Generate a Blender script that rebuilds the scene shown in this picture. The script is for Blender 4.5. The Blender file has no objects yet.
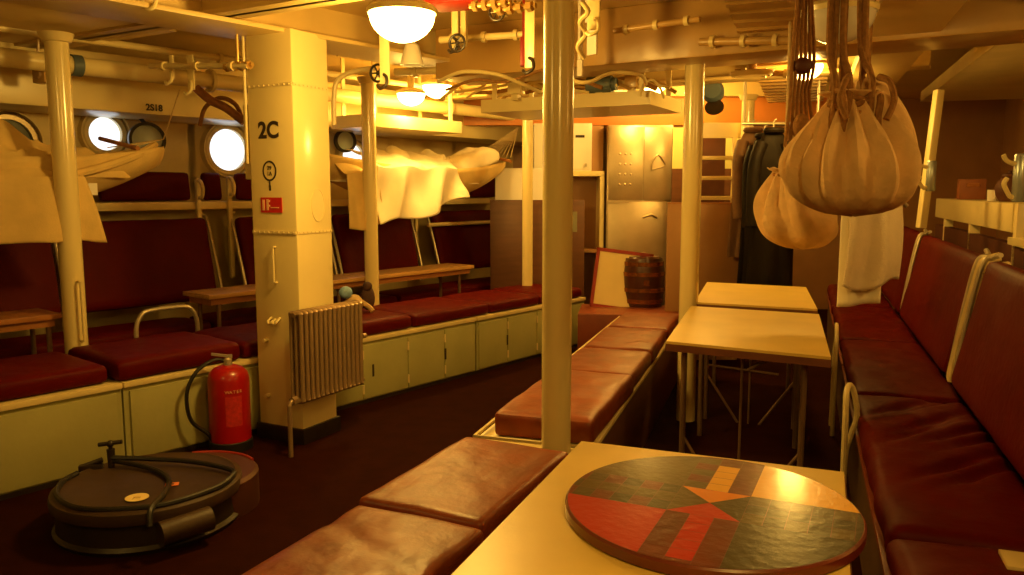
import bpy, bmesh, math, random
from mathutils import Vector, Matrix, noise
random.seed(7)
PI = math.pi
R = math.radians
col = bpy.context.scene.collection

# ------------------------------------------------------------------ camera model (28 mm-ish lens, eye 1.45 m)
FPX = 800.0; EYE = 1.45; PITCH = math.atan(97.5 / FPX)
CP, SP = math.cos(PITCH), math.sin(PITCH)
def ray(px, py):
    x = (px - 512) / FPX; y = -(py - 287.5) / FPX
    return Vector((x, CP + y * SP, -SP + y * CP))
def G(px, py, z=0.0):                       # point of the place at height z seen at a pixel
    d = ray(px, py); t = (z - EYE) / d.z
    return Vector((d.x * t, d.y * t, z))
def V(px, py, Y):                           # point at depth Y
    d = ray(px, py); t = Y / d.y
    return Vector((d.x * t, Y, EYE + d.z * t))

# ------------------------------------------------------------------ materials
MATS = {}
def mat(name, c, rough=0.5, metal=0.0, var=0.12, scale=6.0, bump=0.0, bscale=40.0, emit=None, estr=0.0, coat=0.0, c2=None, spec=0.5, stretch=None, sheen=0.0):
    if name in MATS: return MATS[name]
    m = bpy.data.materials.new(name); m.use_nodes = True
    nt = m.node_tree; b = nt.nodes['Principled BSDF']
    tc = nt.nodes.new('ShaderNodeTexCoord')
    mp = nt.nodes.new('ShaderNodeMapping'); nt.links.new(tc.outputs['Object'], mp.inputs[0])
    if stretch: mp.inputs['Scale'].default_value = stretch
    n = nt.nodes.new('ShaderNodeTexNoise'); n.inputs['Scale'].default_value = scale; n.inputs['Detail'].default_value = 5
    nt.links.new(mp.outputs[0], n.inputs['Vector'])
    mix = nt.nodes.new('ShaderNodeMix'); mix.data_type = 'RGBA'
    dk = c2 if c2 else tuple(v * (1 - var * 2) for v in c)
    mix.inputs[6].default_value = (*dk, 1); mix.inputs[7].default_value = (*[min(1, v * (1 + var * .4)) for v in c], 1)
    rp = nt.nodes.new('ShaderNodeMapRange'); rp.inputs[1].default_value = .05; rp.inputs[2].default_value = .62
    nt.links.new(n.outputs[0], rp.inputs[0]); nt.links.new(rp.outputs[0], mix.inputs[0])
    nt.links.new(mix.outputs[2], b.inputs['Base Color'])
    b.inputs['Roughness'].default_value = rough; b.inputs['Metallic'].default_value = metal
    b.inputs['Specular IOR Level'].default_value = spec
    if coat: b.inputs['Coat Weight'].default_value = coat; b.inputs['Coat Roughness'].default_value = .12
    if sheen: b.inputs['Sheen Weight'].default_value = sheen
    if bump:
        n2 = nt.nodes.new('ShaderNodeTexNoise'); n2.inputs['Scale'].default_value = bscale; n2.inputs['Detail'].default_value = 4
        nt.links.new(tc.outputs['Object'], n2.inputs['Vector'])
        bp = nt.nodes.new('ShaderNodeBump'); bp.inputs['Strength'].default_value = bump; bp.inputs['Distance'].default_value = .01
        nt.links.new(n2.outputs[0], bp.inputs['Height']); nt.links.new(bp.outputs[0], b.inputs['Normal'])
    if emit:
        b.inputs['Emission Color'].default_value = (*emit, 1); b.inputs['Emission Strength'].default_value = estr
    MATS[name] = m
    return m

CREAM = mat('cream_gloss_paint', (.82, .69, .34), .3, var=.06, scale=3, bump=.12, bscale=9)
CREAM2 = mat('worn_cream_paint', (.74, .60, .28), .4, var=.10, scale=4, bump=.15, bscale=14)
POLE = mat('high_gloss_cream_paint', (.84, .70, .33), .2, var=.05, scale=3, bump=.06, bscale=12, coat=.6)
WHITEP = mat('white_gloss_paint', (.86, .82, .72), .3, var=.05, scale=4, bump=.08, bscale=12)
DECKHEAD = mat('deckhead_paint', (.66, .48, .18), .45, var=.12, scale=2.5, bump=.1, bscale=8)
DECKDK = mat('deckhead_brown_cladding', (.48, .29, .09), .28, var=.15, scale=3, bump=.2, bscale=14)
LOCKER = mat('pale_green_locker_paint', (.40, .38, .155), .42, var=.10, scale=3, bump=.12, bscale=25)
FLOOR = mat('dark_red_deck_covering', (.022, .0042, .0012), .85, var=.2, scale=9, bump=.1, bscale=70, spec=.03)
MAROON = mat('maroon_leathercloth', (.088, .0030, .0008), .5, var=.16, scale=4, bump=.22, bscale=26, spec=.08)
BROWN = mat('brown_leather', (.20, .037, .0045), .40, var=.28, scale=9, bump=.3, bscale=22, spec=.4)
BROWNS = mat('brown_leather_side', (.20, .04, .014), .42, var=.15, scale=9, bump=.2, bscale=30)
TABLET = mat('cream_linoleum_tabletop', (.70, .50, .13), .36, var=.08, scale=5, bump=.05, bscale=40)
TABLEE = mat('dark_table_edge', (.16, .05, .02), .5, var=.2)
WOOD = mat('varnished_table_wood', (.42, .17, .05), .35, var=.2, scale=4, stretch=(1, 9, 1))
WOODT = mat('pale_varnished_tabletop', (.62, .36, .12), .35, var=.14, scale=4, stretch=(1, 8, 1))
STEEL = mat('brushed_steel', (.52, .42, .28), .34, metal=.85, var=.12, scale=5, bump=.08, bscale=30)
TUBE = mat('worn_steel_tube', (.55, .48, .34), .35, metal=.6, var=.1)
DKTUBE = mat('dull_brown_steel_tube', (.22, .13, .07), .45, metal=.4, var=.1)
BRONZE = mat('bronze_radiator_paint', (.36, .24, .13), .36, metal=.45, var=.12, scale=8)
RED = mat('extinguisher_red', (.36, .004, .004), .32, var=.06, coat=.2)
BLACK = mat('black_rubber', (.012, .010, .008), .45, var=.3, scale=9, bump=.1)
BLACKP = mat('black_painted_metal', (.022, .013, .007), .42, var=.3, scale=6, bump=.12, bscale=20)
KHAKI = mat('dark_olive_brown_lid', (.045, .022, .009), .5, var=.25, scale=5, bump=.12, bscale=18)
CANVAS = mat('yellowed_canvas', (.72, .52, .20), .8, var=.10, scale=9, bump=.2, bscale=120, spec=.15)
LINEN = mat('cream_linen', (.90, .82, .62), .85, var=.06, scale=8, bump=.15, bscale=150, spec=.1)
TAN = mat('tan_kitbag_canvas', (.74, .50, .25), .8, var=.22, scale=7, bump=.9, bscale=16, spec=.15)
ROPE = mat('brown_rope', (.34, .17, .06), .8, var=.25, scale=60, bump=.4, bscale=200, spec=.15)
LROPE = mat('pale_rope', (.70, .55, .30), .8, var=.15, scale=60, bump=.4, bscale=200, spec=.15)
TOWEL = mat('off_white_towelling', (.86, .74, .56), .9, var=.06, scale=12, bump=.4, bscale=160, spec=.1)
OIL = mat('black_oilskin', (.010, .006, .003), .6, var=.3, scale=8, bump=.1, bscale=20, spec=.12)
BRCOAT = mat('brown_work_coat', (.16, .075, .03), .7, var=.3, scale=8, bump=.2, bscale=60)
DKWOOD = mat('dark_brown_panel', (.14, .055, .025), .38, var=.2, scale=3, stretch=(1, 1, 7))
BRPANEL = mat('tan_brown_panel', (.42, .22, .09), .4, var=.12, scale=3)
WHITEPAN = mat('white_panel', (.85, .80, .72), .4, var=.04)
ORANGE = mat('orange_brown_beam', (.62, .22, .045), .45, var=.12, scale=4)
BARREL = mat('dark_oak_staves', (.055, .012, .005), .3, var=.25, scale=6, stretch=(6, 6, 1), coat=.3)
HOOP = mat('brass_hoop', (.30, .11, .03), .25, metal=.8, var=.15)
BLUE = mat('blue_grey_paint', (.09, .13, .17), .45, var=.15)
BLUEB = mat('pale_blue_cloth', (.25, .45, .75), .7, var=.3, scale=40)
GOLD = mat('tan_gold_cloth', (.55, .36, .14), .6, var=.3, scale=30)
REDP = mat('dull_red_paint', (.30, .018, .008), .45, var=.12)
INK = mat('black_lettering', (.03, .018, .015), .5, var=.1)
SIGNR = mat('red_sign', (.55, .012, .012), .35, var=.04)
SIGNY = mat('pale_sign_marks', (.85, .50, .25), .5, var=.05)
STICK = mat('yellow_paper_label', (.80, .62, .25), .6, var=.06)
STICKO = mat('orange_paper_label', (.80, .22, .06), .6, var=.06)
UN_R = mat('board_red', (.42, .004, .002), .3, var=.08, bump=.12, bscale=45, spec=.2, coat=.25)
UN_RD = mat('board_dark_red', (.12, .014, .005), .3, var=.3, scale=14, bump=.12, bscale=45, spec=.2, coat=.25)
UN_G = mat('board_olive', (.085, .055, .012), .3, var=.25, scale=6, bump=.12, bscale=45, spec=.2, coat=.25)
UN_GD = mat('board_dark_olive', (.045, .036, .010), .3, var=.3, scale=8, bump=.12, bscale=45, spec=.2, coat=.25)
UN_Y = mat('board_yellow', (.74, .38, .04), .28, var=.08, bump=.12, bscale=45, spec=.2, coat=.25)
UN_O = mat('board_orange', (.70, .24, .05), .22, var=.1, bump=.12, bscale=45, spec=.2, coat=.25)
UN_E = mat('board_edge', (.14, .022, .012), .3, var=.2, coat=.5)
DAY = mat('daylit_glass', (.8, .85, .9), .2, var=.02, emit=(.86, .93, 1.0), estr=.95)
DEAD = mat('greyed_glass', (.22, .25, .22), .12, var=.15, scale=5, coat=.5)
DEADB = mat('pale_blue_grey_glass', (.50, .62, .66), .15, var=.15, scale=5, coat=.5)
LAMPLIT = mat('lit_lamp_glass', (.95, .9, .8), .2, var=.02, emit=(1, .60, .13), estr=24.0)
LAMPDIM = mat('unlit_frosted_glass', (.72, .70, .66), .12, var=.04, coat=.6)
PLUSH = mat('dark_brown_cloth', (.07, .03, .02), .8, var=.3, scale=40)
DKRED = mat('dark_shelf_interior', (.09, .025, .012), .6, var=.2)

# ------------------------------------------------------------------ mesh builders
class MB:
    def __init__(s): s.bm = bmesh.new(); s.mi = 0
    def _tag(s, fs):
        for f in fs: f.material_index = s.mi
    def box(s, c, d, rz=0.0, M=None, bev=0.0):
        r = bmesh.ops.create_cube(s.bm, size=1.0)
        vs = r['verts']
        mt = Matrix.Translation(c) @ (M if M is not None else Matrix.Rotation(rz, 4, 'Z')) @ Matrix.Diagonal((*d, 1))
        bmesh.ops.transform(s.bm, matrix=mt, verts=vs)
        fs = set(f for v in vs for f in v.link_faces); s._tag(fs)
        if bev:
            es = list(set(e for v in vs for e in v.link_edges))
            rr = bmesh.ops.bevel(s.bm, geom=es, offset=bev, segments=2, affect='EDGES', profile=.6)
            s._tag(rr['faces'])
        return s
    def boxr(s, x0, x1, y0, y1, z0, z1, bev=0.0):
        return s.box(((x0 + x1) / 2, (y0 + y1) / 2, (z0 + z1) / 2), (abs(x1 - x0), abs(y1 - y0), abs(z1 - z0)), bev=bev)
    def cyl(s, a, b, r0, r1=None, n=20, cap=True):
        a = Vector(a); b = Vector(b); r1 = r0 if r1 is None else r1
        d = b - a; q = d.to_track_quat('Z', 'Y').to_matrix().to_4x4()
        r = bmesh.ops.create_cone(s.bm, cap_ends=cap, segments=n, radius1=r0, radius2=r1, depth=d.length)
        bmesh.ops.transform(s.bm, matrix=Matrix.Translation((a + b) / 2) @ q, verts=r['verts'])
        s._tag(set(f for v in r['verts'] for f in v.link_faces)); return s
    def tube(s, pts, r, n=8, closed=False, rads=None):
        pts = [Vector(p) for p in pts]; N = len(pts); rings = []; up = None
        for i, p in enumerate(pts):
            if closed: t = pts[(i + 1) % N] - pts[i - 1]
            else: t = pts[min(i + 1, N - 1)] - pts[max(i - 1, 0)]
            t.normalize()
            if up is None:
                up = Vector((0, 0, 1)) if abs(t.z) < .9 else Vector((1, 0, 0))
            x = up.cross(t)
            if x.length < 1e-4: x = Vector((1, 0, 0)).cross(t)
            x.normalize(); y = t.cross(x); up = y.copy()
            rr = rads[i] if rads else r
            rings.append([s.bm.verts.new(p + x * math.cos(2 * PI * k / n) * rr + y * math.sin(2 * PI * k / n) * rr) for k in range(n)])
        fs = []
        for i in range(N if closed else N - 1):
            A = rings[i]; B = rings[(i + 1) % N]
            for k in range(n): fs.append(s.bm.faces.new((A[k], A[(k + 1) % n], B[(k + 1) % n], B[k])))
        if not closed:
            fs.append(s.bm.faces.new(rings[0][::-1])); fs.append(s.bm.faces.new(rings[-1]))
        s._tag(fs); return s
    def lathe(s, prof, n=32, c=(0, 0, 0), M=None):
        c = Vector(c); rings = []
        for (r, z) in prof:
            if r < 1e-5: rings.append([s.bm.verts.new((0, 0, z))])
            else: rings.append([s.bm.verts.new((r * math.cos(2 * PI * k / n), r * math.sin(2 * PI * k / n), z)) for k in range(n)])
        fs = []
        for A, B in zip(rings, rings[1:]):
            if len(A) == 1 and len(B) == 1: continue
            for k in range(n):
                if len(A) == 1: fs.append(s.bm.faces.new((A[0], B[(k + 1) % n], B[k])))
                elif len(B) == 1: fs.append(s.bm.faces.new((A[k], A[(k + 1) % n], B[0])))
                else: fs.append(s.bm.faces.new((A[k], A[(k + 1) % n], B[(k + 1) % n], B[k])))
        s._tag(fs)
        vs = [v for r_ in rings for v in r_]
        bmesh.ops.transform(s.bm, matrix=Matrix.Translation(c) @ (M if M is not None else Matrix.Identity(4)), verts=vs)
        return s
    def prism(s, poly, z0, z1):
        A = [s.bm.verts.new((x, y, z0)) for x, y in poly]; B = [s.bm.verts.new((x, y, z1)) for x, y in poly]
        n = len(poly); fs = [s.bm.faces.new(A[::-1]), s.bm.faces.new(B)]
        for k in range(n): fs.append(s.bm.faces.new((A[k], A[(k + 1) % n], B[(k + 1) % n], B[k])))
        s._tag(fs); return s
    def prismM(s, poly, z0, z1, M):
        k = len(s.bm.verts); s.prism(poly, z0, z1); s.bm.verts.ensure_lookup_table()
        bmesh.ops.transform(s.bm, matrix=M, verts=s.bm.verts[k:]); return s
    def ball(s, c, r, sc=(1, 1, 1), u=16, v=10, M=None):
        rr = bmesh.ops.create_uvsphere(s.bm, u_segments=u, v_segments=v, radius=r)
        bmesh.ops.transform(s.bm, matrix=Matrix.Translation(c) @ (M if M is not None else Matrix.Identity(4)) @ Matrix.Diagonal((*sc, 1)), verts=rr['verts'])
        s._tag(set(f for w in rr['verts'] for f in w.link_faces)); return s
    def grid(s, fn, nu, nv, closeu=False):
        g = [[s.bm.verts.new(fn(i / nu, j / nv)) for j in range(nv + 1)] for i in range(nu + (0 if closeu else 1))]
        fs = []; m = len(g)
        for i in range(nu if closeu else nu):
            for j in range(nv):
                fs.append(s.bm.faces.new((g[i][j], g[(i + 1) % m][j], g[(i + 1) % m][j + 1], g[i][j + 1])))
        s._tag(fs); return s
    def puff(s, c, d, r=.04, bulge=.012, nz=.006, seed=0, nf=4.0, crease=None, seg=(22, 30, 6)):
        # soft rounded cushion, centre of the base at c
        w, l, h = d; k = len(s.bm.verts)
        nx, ny, nzz = seg; P = {}
        def vert(i, j, m):
            key = (i, j, m)
            if key in P: return P[key]
            a = Vector(((i / nx - .5) * w, (j / ny - .5) * l, (m / nzz - .5) * h))
            inn = Vector((max(-w / 2 + r, min(w / 2 - r, a.x)), max(-l / 2 + r, min(l / 2 - r, a.y)), max(-h / 2 + r, min(h / 2 - r, a.z))))
            q = a - inn
            if q.length > 1e-6: a = inn + q.normalized() * min(r, max(abs(q.x), abs(q.y), abs(q.z)))
            u = 2 * a.x / w; v = 2 * a.y / l
            e = max(0, (1 - u ** 4)) * max(0, (1 - v ** 4))
            if a.z > 0:
                a.z += bulge * e
                a.z += nz * e ** .5 * noise.noise(Vector((a.x * nf + seed * 7.3, a.y * nf, seed)))
                a.z += nz * .5 * e ** .5 * noise.noise(Vector((a.x * nf * 3 + seed * 3.3, a.y * nf * 3, seed)))
                if crease: a.z += crease(u, v)
            a += Vector((noise.noise(Vector((a.y * 5, a.z * 9, seed))), noise.noise(Vector((a.x * 5, a.z * 9, seed + 5))), 0)) * nz * .8
            P[key] = s.bm.verts.new(a + Vector(c) + Vector((0, 0, h / 2))); return P[key]
        fs = []
        def q(a, b, c_, d_): fs.append(s.bm.faces.new((vert(*a), vert(*b), vert(*c_), vert(*d_))))
        for i in range(nx):
            for j in range(ny):
                q((i, j, nzz), (i + 1, j, nzz), (i + 1, j + 1, nzz), (i, j + 1, nzz)); q((i, j, 0), (i, j + 1, 0), (i + 1, j + 1, 0), (i + 1, j, 0))
            for m in range(nzz):
                q((i, 0, m), (i + 1, 0, m), (i + 1, 0, m + 1), (i, 0, m + 1)); q((i, ny, m), (i, ny, m + 1), (i + 1, ny, m + 1), (i + 1, ny, m))
        for j in range(ny):
            for m in range(nzz):
                q((0, j, m), (0, j, m + 1), (0, j + 1, m + 1), (0, j + 1, m)); q((nx, j, m), (nx, j + 1, m), (nx, j + 1, m + 1), (nx, j, m + 1))
        s._tag(fs); return s
    def xf(s, M): bmesh.ops.transform(s.bm, matrix=M, verts=s.bm.verts[:]); return s
    def build(s, name, m, parent=None, loc=(0, 0, 0), rz=0.0, smooth=True, label=None, norm=True):
        if norm: bmesh.ops.recalc_face_normals(s.bm, faces=s.bm.faces[:])
        me = bpy.data.meshes.new(name); s.bm.to_mesh(me); s.bm.free()
        for x in (m if isinstance(m, (list, tuple)) else [m]): me.materials.append(x)
        if smooth:
            for p in me.polygons: p.use_smooth = True
            me.set_sharp_from_angle(angle=R(35))
        o = bpy.data.objects.new(name, me); col.objects.link(o)
        o.location = loc; o.rotation_euler = (0, 0, rz)
        if parent: o.parent = parent
        if label: o['label'] = label
        return o

def thing(name, label, cat, loc=(0, 0, 0), rz=0.0, group=None):
    o = bpy.data.objects.new(name, None); col.objects.link(o)
    o.empty_display_size = .1
    o.location = loc; o.rotation_euler = (0, 0, rz); o['label'] = label; o['category'] = cat
    if group: o['group'] = group
    return o
def tag(o, label, cat, group=None):
    o['label'] = label; o['category'] = cat
    if group: o['group'] = group
    return o
def struct(o): o['kind'] = 'structure'; return o
def dup(root, loc, rz, label, group=None):
    r = root.copy(); col.objects.link(r); r.location = loc; r.rotation_euler = (root.rotation_euler[0], root.rotation_euler[1], rz)
    r['label'] = label
    if group: r['group'] = group
    for ch in list(root.children):
        c = ch.copy(); col.objects.link(c); c.parent = r
        for g in list(ch.children):
            d = g.copy(); col.objects.link(d); d.parent = c
    return r
def smoothpath(pts, n=6):
    pts = [Vector(p) for p in pts]; out = []
    for i in range(len(pts) - 1):
        p0 = pts[max(i - 1, 0)]; p1 = pts[i]; p2 = pts[i + 1]; p3 = pts[min(i + 2, len(pts) - 1)]
        for k in range(n):
            t = k / n
            out.append(.5 * ((2 * p1) + (p2 - p0) * t + (2 * p0 - 5 * p1 + 4 * p2 - p3) * t * t + (3 * p1 - p0 - 3 * p2 + p3) * t ** 3))
    out.append(pts[-1]); return out
def textmesh(name, body, size, m, parent, loc, rot, depth=.001, bold=0.0, label=None, align='CENTER', sx=1.0):
    cu = bpy.data.curves.new(name, 'FONT'); cu.body = body; cu.size = size; cu.extrude = depth; cu.offset = bold
    cu.align_x = align; cu.align_y = 'CENTER'
    tmp = bpy.data.objects.new(name, cu); col.objects.link(tmp)
    dg = bpy.context.evaluated_depsgraph_get()
    me = bpy.data.meshes.new_from_object(tmp.evaluated_get(dg))
    col.objects.unlink(tmp); bpy.data.objects.remove(tmp)
    o = bpy.data.objects.new(name, me); me.materials.clear(); me.materials.append(m); col.objects.link(o)
    o.parent = parent; o.location = loc; o.rotation_euler = rot; o.scale = (sx, 1, 1)
    if label: o['label'] = label
    return o

# ------------------------------------------------------------------ frames of the place
LO = Vector((-2.03, 4.08, 0)); LRZ = R(51)      # left run: x along the hull, y towards the hull
def LW(s, d, z=0): return LO + Vector((math.cos(LRZ) * s - math.sin(LRZ) * d, math.sin(LRZ) * s + math.cos(LRZ) * d, z))
def sL(px, d):
    m = (px - 512) / FPX
    return (m * (4.08 + .629 * d) + 2.03 + .777 * d) / (.629 - .777 * m)
RO = Vector((1.61, 3.71, 0)); RRZ = R(70)       # right run: x along, -y towards the right side
def RW(s, d, z=0): return RO + Vector((math.cos(RRZ) * s + math.sin(RRZ) * d, math.sin(RRZ) * s - math.cos(RRZ) * d, z))
KRZ = R(-30)                                    # cross-ship direction
KX = Vector((math.cos(KRZ), math.sin(KRZ), 0)); KY = Vector((-KX.y, KX.x, 0))

YF = 9.7; ZC = 2.52
# ================================================================== SETTING
struct(MB().boxr(-6.5, 7.5, -3.2, YF + .2, -.1, 0).build('floor', FLOOR))
struct(MB().boxr(-6.5, 7.5, -3.2, YF + .2, ZC, ZC + .1).build('ceiling', DECKHEAD))
b = MB().boxr(-8, 6.6, 1.95, 2.05, 0, ZC)
wl = struct(b.build('wall_left', CREAM2, None, LO, LRZ))
wf = struct(MB().boxr(-2, 7.5, YF, YF + .1, 0, ZC).build('wall_far', BRPANEL))
wr = struct(MB().boxr(-9, 7.2, -2.05, -1.95, 0, ZC).build('wall_right', BRPANEL, None, RO, RRZ))
struct(MB().boxr(-6.6, -6.5, -3.3, 3.4, 0, ZC).build('wall_aft', CREAM2))
wb = struct(MB().boxr(-6.5, 3, -3.3, -3.2, 0, ZC).build('wall_back', CREAM2))

def hull_x(px, d=1.95): return sL(px, d)
# hull frames (ribs) between the portholes
k = 1
for px in (28, 196, 300, 392, 455):
    s_ = hull_x(px)
    m_ = MB().prismM([(0, 0), (.34, 0), (.16, -.55), (0, -.55)], -.03, .03, Matrix.Translation((s_, 1.95, 1.42)) @ Matrix.Rotation(R(90), 4, 'Y') @ Matrix.Rotation(R(90), 4, 'Z') @ Matrix.Rotation(R(180), 4, 'X'))
    struct(m_.build('trim_%d' % k, CREAM2, None, LO, LRZ)); k += 1
# longitudinal duct casing along the hull (the long cream box above the ports)
duct = struct(MB().boxr(-4, 5.9, 1.42, 1.95, 1.975, 2.36, bev=.02).build('trim_6', CREAM, None, LO, LRZ))
# deckhead girders
def beam(n, a, b_, w, z0, z1, m, web=None):
    a = Vector(a); b_ = Vector(b_); c = (a + b_) / 2; L = (b_ - a).length; rz = math.atan2(b_.y - a.y, b_.x - a.x)
    mb = MB()
    if web: mb.box((0, 0, z0 + .012), (L, w, .024), bev=.004); mb.box((0, 0, (z0 + z1) / 2), (L, web, z1 - z0))
    else: mb.box((0, 0, (z0 + z1) / 2), (L, w, z1 - z0), bev=.01)
    return struct(mb.build('trim_%d' % n, m, None, (c.x, c.y, 0), rz))
p = Vector((-1.53, 4.27, 0))
beam(7, p - KX * 3.4, p + KX * 5.4, .16, 2.33, ZC, DECKHEAD, .03)
p = V(620, 60, 5.1); p.z = 0
beam(8, p - KX * 1.25, p + KX * 2.2, .42, 2.195, ZC, DECKDK)
beam(9, LW(-2.6, -.17), LW(4.6, -.17), .40, 2.30, ZC, DECKHEAD, .03)
p = Vector((.6, 6.9, 0))
beam(10, p - KX * 2.2, p + KX * 2.6, .2, 2.28, ZC, DECKHEAD, .03)
p = Vector((.3, 8.3, 0))
beam(11, p - Vector((1.2, 0, 0)), p + Vector((3.3, 0, 0)), .12, 2.10, 2.38, ORANGE)
beam(12, p - Vector((1.2, .04, 0)), p + Vector((3.3, -.04, 0)), .2, 2.38, ZC, DECKHEAD)
# right-hand ceiling cladding: ridged panel and white fascia
m_ = MB().boxr(-2.2, 4.4, .12, .62, 2.30, 2.36)
for i in range(30):
    m_.boxr(-2.1 + i * .215, -2.04 + i * .215, .12, .62, 2.285, 2.305)
struct(m_.build('trim_13', DECKDK, None, RO, RRZ))
struct(MB().boxr(-2.2, 4.4, -.35, -.02, 2.22, 2.30, bev=.01).build('trim_14', DECKHEAD, None, RO, RRZ))
struct(MB().boxr(-1.5, 4.6, -1.95, -.75, 2.28, 2.38, bev=.01).build('trim_15', CREAM2, None, RO, RRZ))

P0 = Vector((-2.0, 4.76, 0)); pc = P0 - KX * 1.6 - KY * 1.25
struct(MB().box((0, 0, 2.36), (3.4, 2.5, .03), bev=.006).build('trim_17', DECKHEAD, None, (pc.x, pc.y, 0), KRZ))
# portholes in the hull: windows
def porthole(n, px, py, r, lit=True, lidpx=None, lidr=.13, glass=None):
    s_ = hull_x(px); c = LW(s_, 1.95); z = V(px, py, c.y).z
    M = Matrix.Rotation(R(90), 4, 'X')
    w = struct(MB().lathe([(r + .045, 0), (r + .045, .035), (r + .03, .05), (r, .05), (r, .012), (r + .045, 0)], 36, M=M).build('window_%d' % n, STEEL if not lit else CREAM2, None, LW(s_, 1.95, z), LRZ))
    MB().lathe([(0, .0), (r, .0), (r, .014), (0, .018)], 36, M=M).build('glass', DAY if lit else (glass or DEAD), w)
    # drip eyebrow over the port
    MB().lathe([(r + .06, .0), (r + .06, .07), (r + .05, .07), (r + .05, 0), (r + .06, 0)], 36, M=M).build('frame_ring', CREAM2, w)
    return s_, z
porthole(1, 14, 142, .15, False)
porthole(2, 109, 134, .12, True)
porthole(3, 229, 150, .17, True)
porthole(4, 352, 158, .13, True)
# hinged deadlights
def deadlight(px, py, d, r, label, m):
    s_ = sL(px, d); c = LW(s_, d); z = V(px, py, c.y).z
    t = thing('porthole_cover', label, 'porthole cover', LW(s_, d, z), LRZ - R(12))
    M = Matrix.Rotation(R(90), 4, 'X')
    MB().lathe([(r - .022, -.012), (r, -.012), (r, .028), (r - .022, .028), (r - .022, -.012)], 36, M=M).build('rim', BLACKP, t)
    MB().lathe([(0, 0), (r - .02, 0), (r - .02, .012), (0, .02)], 36, M=M).build('glass', m, t)
    MB().cyl((0, .02, r - .01), (0, .17, r + .05), .014, n=10).build('hinge_arm', BLACKP, t)
deadlight(152, 140, 1.72, .13, 'hinged round porthole cover hanging open beside the left bright port', DEADB)
deadlight(347, 141, 1.72, .105, 'blue grey hinged porthole cover beside the numbered square column', DEADB)

# lettering on the duct
s_ = sL(161, 1.42); c = LW(s_, 1.42)
zz = V(161, 108, c.y).z
textmesh('lettering', '2S18', .062, INK, duct, (s_, 1.417, zz), (R(90), 0, 0), bold=.002)

# ================================================================== STANCHIONS
def stanchion(x, y, z0, z1, r, label, handle=False, cap=True, base=True):
    t = thing('stanchion', label, 'pole', (x, y, z0))
    MB().cyl((0, 0, 0), (0, 0, z1 - z0), r, n=32).build('pole', POLE, t)
    if base: MB().lathe([(r + .035, 0), (r + .035, .014), (r + .008, .03), (r - .002, .03)], 28).build('base_flange', CREAM2, t)
    if cap: MB().lathe([(r - .002, z1 - z0 - .05), (r + .012, z1 - z0 - .045), (r + .03, z1 - z0)], 28).build('head_collar', CREAM2, t)
    return t
st1 = stanchion(*LW(sL(69.5, .69), .69).xy, 0, 2.31, .062, 'thick cream pole at far left in front of hammock with side grab handle')
MB().tube(smoothpath([(.035, -.03, .93), (.075, -.06, .93), (.08, -.062, .9), (.08, -.062, .62), (.075, -.06, .59), (.035, -.03, .59)]), .007).build('grab_handle', CREAM2, st1)
p2 = LW(sL(371, .69), .69); stanchion(p2.x, p2.y, 0, 2.31, .055, 'cream pole through the middle of the right hammock beside the column')
p3 = V(557, 300, 3.09); st3 = stanchion(p3.x, p3.y, 0, ZC, .0585, 'tall cream pole in the centre foreground between brown cushions', base=False)
p4 = V(690, 250, 4.95); stanchion(p4.x, p4.y, 0, ZC, .0585, 'cream pole standing beside the far left corner of middle table', base=False)
p5 = V(527.5, 200, 7.5); stanchion(p5.x, p5.y, 0, 2.28, .05, 'slim cream pole in front of the white panel and brown screen')
p6 = V(748, 110, 7.2); stanchion(p6.x, p6.y, 0, 2.28, .055, 'distant cream pole rising behind the hanging black coats')

# ================================================================== COLUMN 2C
cA = Vector((-1.49, 4.60, 0)); cB = Vector((-1.195, 4.45, 0))
ax = (cB - cA).normalized(); crz = math.atan2(ax.y, ax.x); cw = (cB - cA).length
column = thing('square_column', 'large square cream column numbered 2C with a radiator in front', 'column', (cA.x, cA.y, 0), crz)
CWD = .30
MB().box((cw / 2, CWD / 2, 1.20), (cw, CWD, 2.24), bev=.012).build('shaft', POLE, column)
MB().box((cw / 2, CWD / 2, .045), (cw + .03, CWD + .03, .09), bev=.006).build('black_plinth', BLACKP, column)
zr = V(268, 232, 4.55).z
m_ = MB(); 
for zq in (zr, V(268, 86, 4.55).z):
    m_.box((cw / 2, -.002, zq), (cw - .01, .006, .018)); m_.box((cw + .001, CWD / 2, zq), (.006, CWD - .01, .018))
    for i in range(9):
        m_.ball((.02 + i * (cw - .04) / 8, -.004, zq), .006, u=8, v=5); m_.ball((cw + .004, .02 + i * (CWD - .04) / 8, zq), .006, u=8, v=5)
m_.build('riveted_seam', CREAM2, column)
z2c = V(266, 131, 4.55).z
textmesh('number', '2C', .125, INK, column, (cw * .45, -.0015, z2c), (R(90), 0, 0), bold=.004, label='black painted characters 2C')
zc_ = V(268, 171, 4.55).z; cx_ = cw * .44
M = Matrix.Translation((cx_, 0, zc_)) @ Matrix.Rotation(R(90), 4, 'X')
m_ = MB().lathe([(.042, 0), (.042, .0015), (.051, .0015), (.051, 0)], 40, M=Matrix.Translation((cx_, 0, zc_)) @ Matrix.Rotation(R(90), 4, 'X') @ Matrix.Diagonal((1, 1.12, 1, 1)))
m_.box((cx_, -.001, zc_ - .073), (.008, .002, .035)); m_.box((cx_, -.001, zc_ - .095), (.014, .002, .03), bev=.0005)
m_.build('ringed_symbol', INK, column, label='black painted ring with a short stalk')
textmesh('ring_text', '29\n1A', .032, INK, column, (cx_, -.0015, zc_), (R(90), 0, 0))
zs_ = V(268, 205, 4.55).z
sg = MB().box((cx_ + .008, -.003, zs_), (.155, .004, .085)).build('warning_sign', SIGNR, column, label='small red sign with pale marks')
m_ = MB().box((cx_ - .048, -.006, zs_), (.016, .002, .06)); m_.build('sign_mark', SIGNY, sg)
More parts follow.
